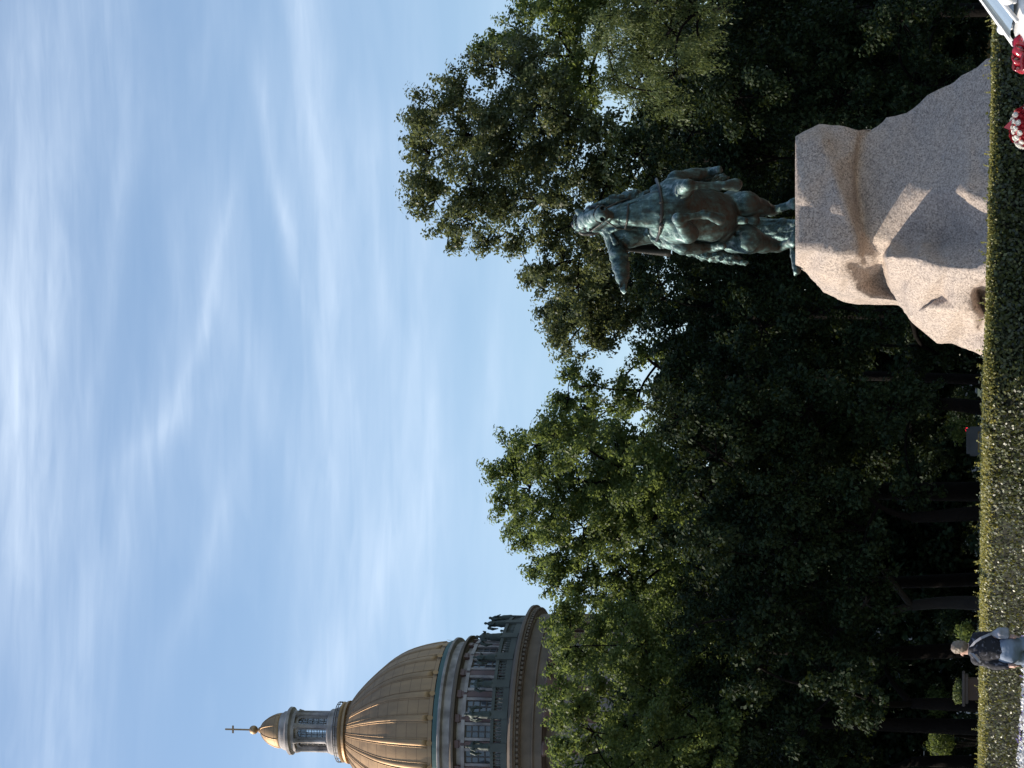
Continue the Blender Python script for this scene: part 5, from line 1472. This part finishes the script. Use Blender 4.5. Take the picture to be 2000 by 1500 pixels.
MB().tube([(tlz[0], 117.91, tlz[2]), (tlz[0], 117.86, tlz[2])], .09, 14).build('lens', m_em, tlamp)

dK = 78.0
k0 = W(1880, 1345, dK)
pln = thing('stone_planter', 'dark stone planter table with a wide slab top carrying a shrub, left of the walker', 'planter', (k0[0], dK, 0))
ztp = W(1880, 1345, dK)[2]
M_DSTONE = mat('dark_stone', (.065, .06, .06), .8, var=.3, scale=3, bump=.01)
MB().box((k0[0], dK, ztp - .03), (S(64, dK), .75, .09), bev=.02).box((k0[0], dK, ztp - .12), (S(54, dK), .62, .10), bev=.02).build('slab', M_DSTONE, pln)
MB().box((k0[0], dK, (ztp - .17) / 2 + .05), (S(40, dK), .5, ztp - .27)).box((k0[0], dK, .08), (S(50, dK), .64, .16), bev=.02).build('pier', mat('brown_stone', (.055, .038, .03), .85, var=.35, scale=2, bump=.01), pln)
r = np.random.RandomState(5)
cS = W(1872, 1348, dK); N = 1500
g = unit(r.normal(0, 1, (N, 3))) * (r.uniform(.2, 1, N) ** .5)[:, None] * np.array([S(26, dK), .3, S(11, dK)])
lm = np.array([noise.noise(Vector(tuple(q * 5))) for q in g]); g = g * (1 + .4 * lm)[:, None]
pos = cS + g; pos[:, 2] = np.maximum(pos[:, 2], ztp + .03)
s = .07 * r.uniform(.7, 1.3, N)
shb = thing('planter_shrub', 'pale green shrub growing in the dark stone planter', 'shrub', (k0[0], dK, ztp + .015))
obj('foliage', leaf_quads(pos, unit(g + r.normal(0, .5, g.shape) * .4), unit(r.normal(0, 1, g.shape)), s, s * .6), quads_idx(N), M_LEAFY, shb)
sm_ = MB()
for k in range(7): sm_.tube([(k0[0] + (k - 3) * .05, dK, ztp + .01), (k0[0] + (k - 3) * .10, dK + .05 * math.sin(k), ztp + .28)], [.015, .008], 5)
sm_.build('stem', M_BARK, shb)

# low ochre building seen in glimpses past the right edge of the boulder, and a pale one past the trunks at the left
def far_house(name, label, x0, x1, Y, H, m, mr):
    t = thing(name, label, 'building', ((x0 + x1) / 2, Y, 0))
    wall = MB().box(((x0 + x1) / 2, Y + 4, H / 2), (x1 - x0, 8, H)).box(((x0 + x1) / 2, Y - .06, .5), (x1 - x0, .12, 1.0)).box(((x0 + x1) / 2, Y - .08, H - .25), (x1 - x0, .16, .3)).build('wall', m, t)
    rf_ = MB().add([(x0 - .4, Y - .4, H), (x1 + .4, Y - .4, H), (x1 + .4, Y + 8.4, H), (x0 - .4, Y + 8.4, H), (x0 + 1, Y + 4, H + 2.4), (x1 - 1, Y + 4, H + 2.4)], [(0, 1, 5, 4), (1, 2, 5), (2, 3, 4, 5), (3, 0, 4), (3, 2, 1, 0)]).build('roof', mr, t)
    n = int((x1 - x0) / 2.4)
    for i in range(n):
        xc = x0 + (i + .5) * (x1 - x0) / n
        for zc_ in ([1.9] if H < 4.5 else [1.9, 5.0]):
            f = MB()
            for s in (-1, 1): f.box((xc + s * .5, Y - .05, zc_), (.12, .14, 1.7))
            for s in (-1, 1): f.box((xc, Y - .052, zc_ + s * .85), (1.12, .14, .12))
            w = f.build('window', M_MARBLE, t)
            MB().box((xc, Y - .015, zc_), (.9, .03, 1.6)).build('pane', M_PANE, w)
far_house('ochre_building', 'low ochre building glimpsed between dark trunks at the right', 17.5, 26, 158, 4.2, mat('ochre_plaster', (.42, .27, .12), .9, var=.25, scale=1), mat('dark_roof', (.05, .05, .05), .8, var=.3))
far_house('pale_building', 'low pale grey building glimpsed between trunks right of the walker', -13.5, -7, 160, 4.0, mat('pale_plaster', (.40, .42, .46), .9, var=.25, scale=1), mat('grey_roof', (.06, .06, .065), .8, var=.3))
